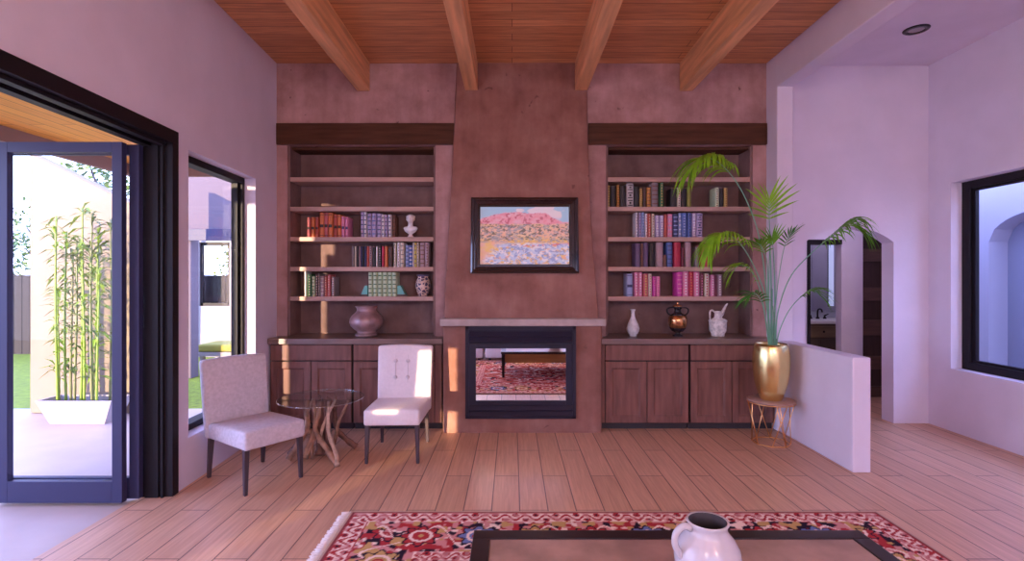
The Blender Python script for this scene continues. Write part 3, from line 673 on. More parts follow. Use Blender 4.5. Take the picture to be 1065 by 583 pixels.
rng = np.random.default_rng(3)
def vnoise(x, y, seed=0):
    """smooth value noise on arrays"""
    xi = np.floor(x).astype(int); yi = np.floor(y).astype(int); fx = x - xi; fy = y - yi
    fx = fx * fx * (3 - 2 * fx); fy = fy * fy * (3 - 2 * fy)
    def hsh(i, j):
        v = np.sin(i * 127.1 + j * 311.7 + seed * 74.7) * 43758.5453
        return v - np.floor(v)
    return (hsh(xi, yi) * (1 - fx) + hsh(xi + 1, yi) * fx) * (1 - fy) + (hsh(xi, yi + 1) * (1 - fx) + hsh(xi + 1, yi + 1) * fx) * fy
def colour_grid(name, m, parent, nx, ny, P, fn):
    """flat sheet of nx x ny cells; P(u,v) -> xyz arrays; fn(u,v) -> rgb (linear)"""
    u, v = np.meshgrid(np.linspace(0, 1, nx + 1), np.linspace(0, 1, ny + 1))
    X, Y, Z = P(u, v); co = np.stack([X, Y, Z], -1).reshape(-1, 3)
    idx = np.arange((nx + 1) * (ny + 1)).reshape(ny + 1, nx + 1)
    faces = np.stack([idx[:-1, :-1], idx[:-1, 1:], idx[1:, 1:], idx[1:, :-1]], -1).reshape(-1, 4)
    me = bpy.data.meshes.new(name); me.from_pydata(co.tolist(), [], faces.tolist())
    rgb = np.clip(fn(u, v), 0, 1).reshape(-1, 3)
    at_ = me.attributes.new('Col', 'FLOAT_COLOR', 'POINT')
    at_.data.foreach_set('color', np.concatenate([rgb, np.ones((len(rgb), 1))], 1).astype(np.float32).ravel())
    me.materials.append(m)
    o = bpy.data.objects.new(name, me); C.objects.link(o)
    if parent is not None: o.parent = parent
    return o
def lay(base, col, mask): return base * (1 - mask[..., None]) + np.array(col) * mask[..., None]
def step(a, x, w=.02): return np.clip((x - a) / w + .5, 0, 1)
def canvas(u, v):
    N = lambda s, sy, k: np.clip((vnoise(u * s, v * sy, k) * .55 + vnoise(u * s * 2.3, v * sy * 2.3, k + 31) * .45 - .5) * 1.25 + .5, 0, 1)
    c_ = np.ones(u.shape + (3,)) * np.array((.38, .62, .82))
    c_ = lay(c_, (.86, .72, .82), step(.55, N(5, 6, 1) * .6 + np.exp(-((u - .72) / .2) ** 2) * .45) * step(.80, v, .1))
    ridge = .82 + .08 * np.exp(-((u - .38) / .25) ** 2) + .05 * np.exp(-((u - .7) / .1) ** 2) - .10 * step(.85, u, .2) - .06 * (1 - step(.06, u, .15)) + .02 * N(30, 1, 4)
    mesa = 1 - step(ridge, v, .015)
    rock = N(14, 16, 5) * .6 + N(40, 30, 6) * .4
    mc = np.stack([.62 + .25 * rock, .22 + .38 * rock, .27 + .36 * rock], -1)
    c_ = c_ * (1 - mesa[..., None]) + mc * mesa[..., None]
    c_ = lay(c_, (.45, .10, .14), mesa * step(.60, N(26, 20, 7), .06) * .7)
    pl = 1 - step(.68 + .03 * N(8, 1, 8), v, .02)
    sand = np.stack([.80 - .1 * N(9, 14, 9), .58 - .12 * N(9, 14, 10), .42 - .16 * N(7, 10, 11)], -1)
    c_ = c_ * (1 - pl[..., None]) + sand * pl[..., None]
    c_ = lay(c_, (.82, .55, .14), pl * (1 - step(.44, v, .1)) * step(.42, N(5, 9, 12), .2) * .7)
    c_ = lay(c_, (.10, .12, .10), pl * step(.40, v, .06) * step(.56, N(34, 44, 13), .05) * .85)
    c_ = lay(c_, (.35, .38, .40), pl * step(.36, v, .06) * step(.60, N(30, 36, 14), .05) * .7)
    c_ = lay(c_, (.62, .14, .18), pl * np.exp(-((v - (.30 + .05 * u)) / .018) ** 2) * step(.25, u, .2) * step(.35, N(14, 5, 15), .1))
    fg = pl * (1 - step(.36, v, .05)) * step(.18, u + .5 * (.3 - v), .12)
    c_ = lay(c_, (.48, .62, .80), fg * step(.42, N(16, 20, 16), .1) * .9)
    c_ = lay(c_, (.24, .34, .52), fg * step(.60, N(30, 36, 17), .06) * .8)
    c_ = lay(c_, (.88, .90, .92), fg * step(.64, N(28, 30, 18), .06) * .8)
    return np.clip(c_ * 1.3, 0, .93)
colour_grid('canvas', attr_mat('desert_painting_canvas', .5, .3), pt, 170, 112, lambda u, v: ((u * 2 - 1) * iw, u * 0 + .004, (v * 2 - 1) * ih), canvas)
b = nb(); box(b, -ow * .97, ow * .97, .0125, .016, -oh * .97, oh * .97); obj('backing', b, black_fr, pt)

# ------------------------------------------------------------------ rug
RX0, RX1, RY0, RY1 = -1.05, 2.385, .58, 3.40
rug = thing('area_rug', 'red and navy floral oriental rug under the coffee table', 'rug', (0, 0, 0))
def rugfn(u, v):
    x = u * (RX1 - RX0); y = v * (RY1 - RY0); wx, wy = RX1 - RX0, RY1 - RY0
    dx = np.minimum(x, wx - x); dy = np.minimum(y, wy - y); t = np.minimum(dx, dy); s = np.where(dx < dy, y, x)
    N = lambda f, k: vnoise(x * f, y * f, k)
    red, navy_, ivory, pink_, gold_, blue_ = (.42, .035, .04), (.024, .012, .026), (.86, .66, .55), (.62, .26, .24), (.55, .33, .12), (.16, .20, .40)
    c_ = np.ones(u.shape + (3,)) * np.array(red)
    # field
    fld = t > .60
    c_ = lay(c_, navy_, step(.58, N(17, 1), .06)); c_ = lay(c_, ivory, step(.63, N(24, 2), .05)); c_ = lay(c_, pink_, step(.62, N(20, 3), .06)); c_ = lay(c_, (.50, .10, .06), step(.6, N(11, 4), .08) * .8)
    # main border with rosettes
    mb = ((t > .15) & (t <= .50)).astype(float)
    bb = np.ones_like(c_) * np.array(navy_)
    bb = lay(bb, red, step(.50, N(16, 5), .06)); bb = lay(bb, ivory, step(.66, N(27, 6), .05)); bb = lay(bb, pink_, step(.62, N(30, 7), .05)); bb = lay(bb, gold_, step(.68, N(22, 8), .05))
    per = .34; ph = (s / per) % 1; kk = np.floor(s / per).astype(int) % 3
    rad = np.sqrt(((ph - .5) * per) ** 2 + (t - .325) ** 2); an = np.arctan2(t - .325, (ph - .5) * per)
    pet = .105 + .018 * np.cos(an * 8)
    cc = [np.array(q) for q in (gold_, red, blue_)]
    rc = np.where((kk == 0)[..., None], cc[0], np.where((kk == 1)[..., None], cc[1], cc[2]))
    m_ = step(0, pet - rad, .01); bb = bb * (1 - m_[..., None]) + rc * m_[..., None]
    bb = lay(bb, navy_, (np.abs(rad - pet) < .008).astype(float)); bb = lay(bb, ivory, (np.abs(rad - .062) < .010).astype(float)); bb = lay(bb, red, (rad < .035).astype(float)); bb = lay(bb, gold_, (rad < .017).astype(float))
    wv = .325 + .12 * np.sin(2 * PI * s / per); bb = lay(bb, ivory, (np.abs(t - wv) < .010).astype(float) * (rad > pet))
    c_ = c_ * (1 - mb[..., None]) + bb * mb[..., None]
    # guard bands: ivory ground, red vine with curls
    for g0, g1, pr in ((.025, .15, .13), (.50, .60, .11)):
        g = ((t > g0) & (t <= g1)).astype(float); tt = (t - g0) / (g1 - g0)
        gb = np.ones_like(c_) * np.array(ivory)
        vine = .5 + .28 * np.sin(2 * PI * s / pr); gb = lay(gb, red, (np.abs(tt - vine) < .11).astype(float))
        r1 = np.sqrt((((s / pr) % 1 - .25) * pr) ** 2 + ((tt - .25) * (g1 - g0)) ** 2); r2 = np.sqrt((((s / pr) % 1 - .75) * pr) ** 2 + ((tt - .75) * (g1 - g0)) ** 2)
        for r_ in (r1, r2): gb = lay(gb, red, (r_ < .024).astype(float)); gb = lay(gb, navy_, (r_ < .010).astype(float))
        gb = lay(gb, red, ((tt < .07) | (tt > .93)).astype(float)); gb = lay(gb, pink_, step(.62, N(45, 9), .05) * .7)
        c_ = c_ * (1 - g[..., None]) + gb * g[..., None]
    c_ = lay(c_, (.50, .34, .26), (t <= .012).astype(float)); c_ = lay(c_, (.25, .05, .05), ((t > .012) & (t <= .025)).astype(float))
    return c_
o = colour_grid('pile', attr_mat('rug_wool', .95, .1, bump=.4), rug, 420, 300, lambda u, v: (RX0 + u * (RX1 - RX0), RY0 + v * (RY1 - RY0), u * 0 + .011), rugfn)
b = nb(); box(b, RX0, RX1, RY0, RY1, .0005, .0106); obj('backing', b, mat('rug_edge_binding', (.42, .28, .22), .9), rug)
b = nb()
for k in range(260):
    yy = RY0 + .006 + (RY1 - RY0 - .012) * k / 259; L_ = .055 + random.random() * .015
    tube(b, [(RX0, yy, .008), (RX0 - L_ * .5, yy + random.uniform(-.003, .003), .007), (RX0 - L_, yy + random.uniform(-.006, .006), .004)], .0035, n=5)
obj('fringe', b, mat('cream_cotton_fringe', (.72, .60, .54), .9), rug)

# ------------------------------------------------------------------ coffee table and jug
tb = thing('coffee_table', 'dark-framed low coffee table with brown inlaid top on the rug', 'coffee table', (.69, 1.72, .0125))
TW, TD, TH = .86, .60, .3975
tdark = mat('espresso_table_wood', (.026, .014, .014), .3, spec=.35, var=.2, vscale=4, stretch=(1, 8, 8))
b = nb(); bw_ = .075
box(b, -TW, TW, TD - bw_, TD, TH - .035, TH, .004); box(b, -TW, TW, -TD, -TD + bw_, TH - .035, TH, .004)
box(b, -TW, -TW + bw_, -TD + bw_, TD - bw_, TH - .035, TH, .004); box(b, TW - bw_, TW, -TD + bw_, TD - bw_, TH - .035, TH, .004); obj('top_frame', b, tdark, tb)
b = nb(); box(b, -TW + bw_ + .001, TW - bw_ - .001, -TD + bw_ + .001, TD - bw_ - .001, TH - .03, TH - .005)
obj('top_panel', b, mat('brown_burl_inlay', (.38, .235, .185), .32, var=.3, vscale=7, bump=.05), tb)
b = nb(); am_ = mat('honey_wood_apron', (.44, .21, .06), .4, var=.25, vscale=3, stretch=(1, 8, 8))
for x0, x1, y0_, y1_ in ((-TW + .06, TW - .06, TD - .05, TD - .03), (-TW + .06, TW - .06, -TD + .03, -TD + .05), (-TW + .03, -TW + .05, -TD + .06, TD - .06), (TW - .05, TW - .03, -TD + .06, TD - .06)):
    box(b, x0, x1, y0_, y1_, TH - .17, TH - .036)
obj('apron', b, am_, tb)
for sx in (-1, 1):
    for sy in (-1, 1):
        b = nb(); cx_, cy_ = sx * (TW - .035), sy * (TD - .035)
        t_ = bmesh.new(); r0, r1 = .017, .027
        vv = [t_.verts.new((cx_ + a * r, cy_ + c_ * r, z)) for z, r in ((0, r0), (TH - .036, r1)) for a, c_ in ((-1, -1), (1, -1), (1, 1), (-1, 1))]
        for f in ((3, 2, 1, 0), (4, 5, 6, 7), (0, 1, 5, 4), (1, 2, 6, 5), (2, 3, 7, 6), (3, 0, 4, 7)): t_.faces.new([vv[i] for i in f])
        merge(b, t_); obj('leg', b, tdark, tb)
jg = thing('jug', 'white ceramic jug with one loop handle on the coffee table', 'jug', (.697, 1.85, .4105)); jg.scale = (.93, .93, 1.0)
b = nb(); lathe(b, [(.075, 0), (.08, .006), (.098, .035), (.118, .085), (.124, .125), (.117, .165), (.098, .198), (.079, .218), (.071, .232), (.072, .246), (.079, .257), (.077, .262), (.070, .260)], n=56)
jug_m = mat('grey_white_stoneware', (.52, .47, .50), .22, var=.1, vscale=8)
obj('body', b, jug_m, jg)
b = nb(); lathe(b, [(.070, .260), (.063, .246), (.062, .232), (.07, .215), (.09, .19), (.108, .15), (.112, .11), (.09, .04), (.001, .03)], n=56, cap0=False)
obj('dark_interior', b, mat('dark_jug_interior', (.035, .025, .03), .7), jg)  # inside of the jug, coloured darker than its body
b = nb(); hd = Vector((-.93, -.25, 0)).normalized()
tube(b, spline([hd * .072 + Vector((0, 0, .240)), hd * .102 + Vector((0, 0, .252)), hd * .136 + Vector((0, 0, .232)), hd * .142 + Vector((0, 0, .195)), hd * .124 + Vector((0, 0, .160)), hd * .112 + Vector((0, 0, .145))], 18), [.0125] * 19, n=10)
obj('handle', b, jug_m, jg)

# ------------------------------------------------------------------ chairs
def rounded(bm, x0, x1, y0, y1, z0, z1, bev, M=None, taper=None, seg=3):
    t = bmesh.new()
    v = [t.verts.new((x, y, z)) for z in (z0, z1) for y in (y0, y1) for x in (x0, x1)]
    for f in ((0, 2, 3, 1), (4, 5, 7, 6), (0, 1, 5, 4), (2, 6, 7, 3), (0, 4, 6, 2), (1, 3, 7, 5)): t.faces.new([v[i] for i in f])
    bmesh.ops.bevel(t, geom=t.edges[:], offset=bev, segments=seg, profile=.5, affect='EDGES')
    bmesh.ops.subdivide_edges(t, edges=[e for e in t.edges if e.calc_length() > .1], cuts=5, use_grid_fill=True)
    if taper:
        for q in t.verts: q.co = taper(q.co.copy())
    if M is not None: bmesh.ops.transform(t, matrix=M, verts=t.verts[:])
    for f in t.faces: f.smooth = True
    merge(bm, t)
def chair(label, loc, rz, m, buttons):
    t = thing('accent_chair', label, 'chair', loc, rz, 'armless accent chairs')
    b = nb()
    def seat_shape(c_):
        k = (c_.y + .32) / .56
        c_.x *= 1 + .07 * k
        if c_.z > .39: c_.z += -.022 * k + .012 * math.sin(PI * min(1, max(0, k))) * (1 - (abs(c_.x) / .26) ** 2)
        return c_
    rounded(b, -.232, .232, -.325, .215, .318, .452, .022, None, seat_shape); obj('seat', b, m, t)
    b = nb()
    def back_shape(c_):
        k = (c_.z - .315) / .6
        c_.y += .075 * k - .02 * (1 - (c_.x / .26) ** 2) * 0
        c_.x *= .965 + .035 * k
        if c_.z > .8: c_.z += .012 * (1 - (c_.x / .26) ** 2)
        return c_
    rounded(b, -.256, .256, .155 + .062, .225 + .062, .312, .90, .02, None, back_shape); bk = obj('backrest', b, m, t)
    if buttons:
        bm2 = mat('pale_upholstery_button', (.60, .53, .55), .8)
        for sx in (-.085, .03):
            b = nb(); tube(b, [(sx, .2165 + .075 * (z - .315) / .6, z) for z in (.56, .6, .66, .72, .78, .82)], [.0015, .003, .003, .003, .003, .0015], n=6); obj('tufting_seam', b, bm2, bk)
            for z in (.615, .765):
                yy = .217 + .075 * (z - .315) / .6
                b = nb(); lathe(b, [(.018, 0), (.019, .003), (.014, .008), (.001, .010)], n=20, M=Matrix.Translation((sx, yy, z)) @ Matrix.Rotation(PI / 2 + .12, 4, 'X')); obj('button', b, bm2, bk)
    for sx, sy in ((-1, -1), (1, -1), (-1, 1), (1, 1)):
        b = nb(); tx, ty = sx * .205, (-.285 if sy < 0 else .25); bx2, by2 = sx * .212, (-.292 if sy < 0 else .275)
        tt = bmesh.new()
        vv = [tt.verts.new((x + a * r, y + c_ * r, z)) for x, y, z, r in ((bx2, by2, .0005, .0125), (tx, ty, .325, .019)) for a, c_ in ((-1, -1), (1, -1), (1, 1), (-1, 1))]
        for f in ((3, 2, 1, 0), (4, 5, 6, 7), (0, 1, 5, 4), (1, 2, 6, 5), (2, 3, 7, 6), (3, 0, 4, 7)): tt.faces.new([vv[i] for i in f])
        bmesh.ops.bevel(tt, geom=tt.edges[:], offset=.003, segments=1, affect='EDGES')
        merge(b, tt); obj('leg', b, leg_m, t)
    return t
chair('greige upholstered armless chair with plain back under the patio window', (-1.99, 4.01, 0), math.radians(53.4), fabric2_m, False)
chair('white armless chair with a buttoned back in front of the base cabinets', (-1.0, 4.60, 0), math.radians(1.2), fabric_m, True)

# ------------------------------------------------------------------ glass table on branches
gt = thing('side_table', 'round glass-topped side table on a driftwood branch base between the chairs', 'table', (-1.655, 4.51, 0))
b = nb(); lathe(b, [(0.001, .493), (.356, .493)], n=72, cap0=False); lathe(b, [(.356, .502), (.001, .502)], n=72, cap0=False); gtp = obj('glass_top', b, table_glass, gt)
b = nb(); lathe(b, [(.356, .493), (.3595, .4945), (.3595, .5005), (.356, .502)], n=72, cap0=False); obj('polished_edge', b, edge_glass, gtp)
bark = [mat('weathered_branch_wood', (.44, .24, .16), .75, var=.6, vscale=12, bump=.5, bscale=40), mat('dark_branch_wood', (.22, .10, .07), .8, var=.5, vscale=14, bump=.5, bscale=40), mat('pale_branch_wood', (.66, .45, .34), .7, var=.4, vscale=14, bump=.4, bscale=40)]
br = [ # top xy, mid, foot xy, radii, material
    ((-.10, -.05), (-.09, -.08, .26), (-.215, -.17), .026, 0), ((.02, -.10), (-.02, -.09, .25), (.22, -.26), .024, 0), ((.10, -.10), (.10, -.10, .22), (.235, -.29), .020, 2),
    ((-.14, .0), (-.12, .0, .24), (-.27, -.02), .022, 1), ((0, 0), (-.03, .02, .25), (0, -.06), .032, 1), ((.06, .03), (.05, .02, .22), (.08, -.02), .030, 1),
    ((.23, .05), (.13, .05, .27), (.06, .08), .016, 0), ((-.05, .10), (-.08, .1, .2), (-.18, .20), .024, 1), ((.08, .12), (.10, .1, .2), (.25, .17), .026, 1),
    ((-.06, -.03), (-.04, -.06, .24), (-.10, -.10), .022, 0), ((-.08, .02), (-.14, -.02, .15), (-.24, -.12), .018, 2), ((.13, -.02), (.03, -.05, .26), (-.05, -.02), .016, 2), ((.03, .06), (0, .1, .2), (.02, .22), .026, 1)]
for i, (tp, md_, ft, r, k) in enumerate(br):
    b = nb(); w_ = lambda: random.uniform(-.012, .012)
    P_ = [(tp[0], tp[1], .4905), ((tp[0] + md_[0]) / 2 + w_(), (tp[1] + md_[1]) / 2 + w_(), .37), md_, ((md_[0] * .45 + ft[0] * .55) + w_(), (md_[1] * .45 + ft[1] * .55) + w_(), md_[2] * .42), (ft[0], ft[1], r * .75)]
    s_ = spline(P_, 18); tube(b, s_, [r * (.62 + .45 * q / 18 + .12 * math.sin(q * 1.7 + i)) for q in range(19)], n=9)
    if i in (0, 1, 4, 5):   # a fork
        j = s_[9]; tube(b, spline([j, (j.x + .03 - .05 * (i % 2), j.y + .02, j.z - .09), (j.x + .06 - .11 * (i % 2), j.y - .06, .02)], 8), [r * .6, r * .58, r * .55, r * .5, r * .5, r * .48, r * .46, r * .44, r * .4], n=8)
    obj('branch', b, bark[k], gt)

# ------------------------------------------------------------------ gold planter, stand, palm
PX, PY = 2.425, 4.86
st = thing('plant_stand', 'copper wire plant stand with round wooden top under the gold planter', 'plant stand', (PX, PY, 0))
b = nb(); lathe(b, [(.001, .388), (.2, .388), (.21, .392), (.21, .401), (.205, .405), (.001, .405)], n=48, cap0=False); obj('top', b, stand_top_m, st)
b = nb(); tube(b, [(.205 * math.cos(2 * PI * k / 48), .205 * math.sin(2 * PI * k / 48), .383) for k in range(48)], .005, n=6, closed=True); obj('top_ring', b, copper_m, st)
b = nb(); tube(b, [(.165 * math.cos(2 * PI * (k + .5) / 8), .165 * math.sin(2 * PI * (k + .5) / 8), .006) for k in range(8)], .0055, n=6, closed=True); obj('base_ring', b, copper_m, st)
for k in range(8):
    a = 2 * PI * (k + .5) / 8
    for s in (-1, 1):
        if (k + (s > 0)) % 2: continue
        b = nb(); e_ = a + s * PI / 8 * 1.6
        tube(b, [(.163 * math.cos(a), .163 * math.sin(a), .008), (.203 * math.cos(e_), .203 * math.sin(e_), .383)], .0045, n=6); obj('wire_leg', b, copper_m, st)
for k in (1, 4, 6):
    a = 2 * PI * (k + .5) / 8; b = nb(); tube(b, [(.163 * math.cos(a), .163 * math.sin(a), .008), (.203 * math.cos(a - .5), .203 * math.sin(a - .5), .383)], .0045, n=6); obj('wire_leg', b, copper_m, st)

pl = thing('potted_palm', 'tall arching palm in a shiny gold planter on the wire stand', 'plant', (PX, PY, .4058))
b = nb(); lathe(b, [(.088, 0), (.094, .004), (.118, .07), (.143, .16), (.158, .26), (.162, .34), (.158, .43), (.147, .50), (.138, .522), (.133, .522), (.14, .49), (.148, .45)], n=64); obj('planter', b, gold_m, pl)
b = nb(); lathe(b, [(.001, .462), (.08, .466), (.146, .458)], n=32, cap0=False); obj('soil', b, mat('dark_potting_soil', (.05, .032, .022), .95, bump=.8, bscale=60), pl)
lf = [mat('palm_leaf_green', (.13, .36, .02), .5, spec=.2, var=.3, vscale=8), mat('palm_leaf_bright_green', (.22, .46, .02), .5, spec=.2, var=.3, vscale=8), mat('palm_leaf_deep_green', (.06, .22, .03), .5, spec=.2, var=.3, vscale=8)]
stem_m = mat('palm_stem_sea_green', (.18, .43, .27), .4)
O = Vector((PX, PY, .4058))
def frond(pts, i0, llen, npairs, up, droop, k, r0=.0062, spread=1.0, curl=0):
    P_ = [at(*p) - O for p in pts]; S = spline(P_, 40)
    b = nb(); tube(b, S, [r0 * (1 - .8 * q / 40) + .0008 for q in range(41)], n=6)
    fo = obj('frond_stem', b, stem_m, pl)
    b = nb(); i0 = int(i0 * 40)
    for q in range(npairs):
        f = q / (npairs - 1); idx = i0 + f * (39.5 - i0); i = min(int(idx), 39); p = S[i].lerp(S[i + 1], idx - i)
        T_ = (S[i + 1] - S[max(0, i - 1)]).normalized(); side = T_.cross(Vector(up)); side.normalize(); nrm = side.cross(T_)
        for s in (-1, 1):
            ln = llen * (.55 + .6 * math.sin(PI * (.15 + .7 * f))) * random.uniform(.85, 1.12)
            ang = (1.05 - .75 * f) * spread
            dirv = (T_ * math.cos(ang) + side * s * math.sin(ang) + nrm * .12).normalized()
            wd = ln * .030 + .0025; pts_ = []; pos = p.copy(); dv = dirv.copy(); ns = 6
            for j in range(ns + 1):
                pts_.append(pos.copy()); pos += dv * ln / ns; dv = (dv + Vector((random.uniform(-.02, .02), random.uniform(-.02, .02), -droop * (.5 + .5 * j / ns)))).normalized()
            wv = (T_ - dirv * T_.dot(dirv)); wv = wv.normalized() if wv.length > .05 else nrm
            prev = None
            for j, c_ in enumerate(pts_):
                w_ = wd * [.35, .85, 1, .95, .75, .42, .03][j]
                nn = wv.cross((pts_[min(j + 1, ns)] - pts_[max(j - 1, 0)]).normalized())
                cur = [b.verts.new(c_ - wv * w_ + nn * w_ * .35), b.verts.new(c_), b.verts.new(c_ + wv * w_ + nn * w_ * .35)]
                if prev:
                    b.faces.new((prev[0], prev[1], cur[1], cur[0])); b.faces.new((prev[1], prev[2], cur[2], cur[1]))
                prev = cur
    obj('frond', b, lf[k], pl, smooth=True)
UZ, UY = (0, 0, 1), (0, -1, .15)
frond([(801, 362, 4.86), (797, 300, 4.84), (788, 240, 4.78), (770, 196, 4.70), (750, 171, 4.64), (733, 164, 4.58), (722, 174, 4.54)], .60, .36, 26, UZ, .62, 1)
frond([(802, 362, 4.86), (802, 300, 4.86), (801, 255, 4.85), (800, 225, 4.83), (800, 208, 4.80)], .74, .27, 7, UY, .07, 1, spread=1.15)
frond([(805, 362, 4.86), (806, 310, 4.83), (805, 275, 4.80), (804, 258, 4.76), (803, 250, 4.74)], .86, .20, 5, UY, .05, 0, r0=.006, spread=.8)
frond([(806, 362, 4.86), (809, 325, 4.82), (822, 288, 4.76), (845, 262, 4.70), (868, 243, 4.64), (882, 232, 4.60), (891, 236, 4.58)], .58, .30, 20, UZ, .5, 0)
frond([(801, 362, 4.85), (797, 315, 4.78), (788, 285, 4.70), (772, 256, 4.62), (756, 243, 4.56), (744, 247, 4.52), (740, 256, 4.50)], .52, .30, 22, UZ, .60, 1)
frond([(800, 362, 4.87), (796, 330, 4.95), (790, 300, 5.02), (780, 280, 5.06), (768, 276, 5.08), (762, 284, 5.09)], .45, .22, 16, UZ, .4, 1, r0=.006)
frond([(807, 362, 4.84), (811, 343, 4.78), (821, 322, 4.72), (835, 307, 4.66), (846, 302, 4.62), (853, 307, 4.60)], .55, .21, 12, UZ, .3, 0, r0=.005)
frond([(800, 362, 4.84), (797, 335, 4.78), (792, 314, 4.72), (785, 305, 4.68), (778, 309, 4.66)], .5, .19, 12, UZ, .32, 2, r0=.005)
frond([(803, 362, 4.86), (806, 320, 4.9), (812, 275, 4.93), (818, 250, 4.95), (826, 240, 4.96)], .68, .15, 9, UZ, .1, 2, r0=.005)
frond([(802, 362, 4.83), (799, 318, 4.77), (798, 275, 4.70), (793, 258, 4.66), (787, 252, 4.62)], .66, .17, 9, UZ, .15, 0, r0=.005)
for dx, dy, top in ((-.02, .0, 250), (.012, .015, 275), (.0, -.02, 300), (.03, .0, 318)):
    b = nb(); zt = pz(top, PY) - O.z
    tube(b, spline([(dx, dy, .46), (dx * 1.1, dy, .46 + (zt - .46) * .5), (dx * .6, dy * 1.2, zt)], 12), [.008 - .005 * q / 12 for q in range(13)], n=8); obj('cane', b, stem_m, pl)

# ------------------------------------------------------------------ recessed light in the alcove ceiling
lp = at(953, 33, 2.24 * F / (290 - 33)); dl = thing('recessed_light', 'round recessed downlight with a dark ring in the alcove ceiling', 'ceiling light', (lp.x, lp.y, CEIL - .001))
b = nb(); lathe(b, [(.062, 0), (.066, -.012), (.098, -.01), (.104, -.004), (.104, 0)], n=40, cap0=False); obj('trim_ring', b, mat('dark_bronze_ring', (.06, .05, .06), .2, metal=.8), dl)
b = nb(); lathe(b, [(.001, -.003), (.064, -.003)], n=32, cap0=False); obj('lens', b, mat('unlit_frosted_lens', (.30, .27, .30), .5), dl)

# ------------------------------------------------------------------ folding glass door and left window
d1 = bpy.data.objects.new('door_1', None); C.objects.link(d1); d1.matrix_world = WL; d1['kind'] = 'structure'
def Y(z): return z - BACK
b = nb()
box(b, -.215, .012, Y(3.65), Y(3.72), 0, 2.49, .002); box(b, -.17, -.08, Y(3.635), Y(3.65), 0, 2.49); box(b, -.06, -.045, Y(3.63), Y(3.65), 0, 2.49)
box(b, -.215, .012, Y(-.6), Y(3.72), 2.49, 2.58, .002); box(b, -.19, -.13, Y(-.6), Y(3.65), 2.46, 2.49); box(b, -.08, -.03, Y(-.6), Y(3.65), 2.465, 2.49)
box(b, -.215, .012, Y(-.6), Y(-.53), 0, 2.49, .002)
obj('frame', b, black_fr, d1)
dp = bpy.data.objects.new('door_3', None); C.objects.link(dp); dp['kind'] = 'structure'
def panel(x_r, x_l, y0, y1, nm):
    b = nb(); z0, z1 = .02, 2.455
    box(b, x_r - .068, x_r, y0, y1, z0, z1, .003); box(b, x_l, x_l + .072, y0, y1, z0, z1, .003)
    box(b, x_l + .072, x_r - .068, y0, y1, z1 - .07, z1, .003); box(b, x_l + .072, x_r - .068, y0, y1, z0, z0 + .145, .003)
    o = obj(nm, b, navy, dp)
    b = nb(); ym = (y0 + y1) / 2; box(b, x_l + .07, x_r - .066, ym - .004, ym + .004, z0 + .14, z1 - .065); obj('glass', b, glass_m, o)
panel(-2.63, -3.475, 3.50, 3.545, 'door_panel')
panel(-2.565, -3.55, 3.57, 3.61, 'door_panel')
# window 1
b = nb()
fx0, fx1 = -.205, -.10
def wbox(ya, yb, za, zb): box(b, fx0, fx1, ya, yb, za, zb, .003)
wbox(w0, w0 + .05, .35, 2.49); wbox(w1 - .05, w1, .35, 2.49); wbox(w0 + .05, w1 - .05, .35, .40); wbox(w0 + .05, w1 - .05, 2.435, 2.49)
box(b, -.17, -.13, w0 + .05, w0 + .085, .40, 2.435); box(b, -.17, -.13, w1 - .085, w1 - .05, .40, 2.435)
wd1 = wl_struct('window_1', b, black_fr)
b = nb(); box(b, -.155, -.149, w0 + .085, w1 - .085, .40, 2.435); obj('pane', b, glass_m, wd1)
# window 2
b = nb()
for ya, yb, za, zb in ((ry1 - .09, ry1, rz0, rz1), (ry0, ry0 + .09, rz0, rz1), (ry0 + .09, ry1 - .09, rz0, rz0 + .075), (ry0 + .09, ry1 - .09, rz1 - .075, rz1)): box(b, 4.53, 4.60, ya, yb, za, zb, .003)
for ya, yb, za, zb in ((ry1 - .13, ry1 - .09, rz0 + .075, rz1 - .075), (ry0 + .13, ry1 - .13, rz0 + .075, rz0 + .10), (ry0 + .13, ry1 - .13, rz1 - .10, rz1 - .075)): box(b, 4.555, 4.59, ya, yb, za, zb)
wd2 = struct('window_2', b, black_fr)
b = nb(); box(b, 4.57, 4.576, ry0 + .09, ry1 - .09, rz0 + .07, rz1 - .07); obj('pane', b, glass_m, wd2)

# ------------------------------------------------------------------ outdoors, patio side
patio_m = mat('pale_patio_tile', (.46, .345, .30), .45, var=.08, vscale=3)
b = nb(); box(b, -9, -2.62, -6, 6.15, -.1, -.004); struct('patio_floor', b, patio_m)
grass_m = mat('lawn_green', (.19, .25, .008), .9, var=.4, vscale=14, bump=.8, bscale=80)
b = nb(); box(b, -16, -2.69, 6.15, 16, -.1, -.006); box(b, -16, -9, -6, 6.15, -.1, -.006); struct('lawn', b, grass_m)
b = nb(); cream = mat('cream_garden_stucco', (.27, .20, .135), .85, var=.06, vscale=4, bump=.15)
prism(b, [(-5.50, 0), (-4.22, 0), (-4.22, 2.33), (-5.50, 2.97)], 'y', 5.92, 6.12, .01); struct('wall_garden', b, cream)
# porch roof
b = nb(); box(b, -3.95, -2.67, -1.5, 5.4, 2.72, 2.82); struct('ceiling_porch', b, porch_m)
b = nb(); box(b, -4.0, -3.95, -1.5, 5.45, 2.60, 2.84); box(b, -3.95, -2.67, 5.40, 5.45, 2.60, 2.84); struct('trim_2', b, mat('brown_porch_fascia', (.22, .11, .07), .6))
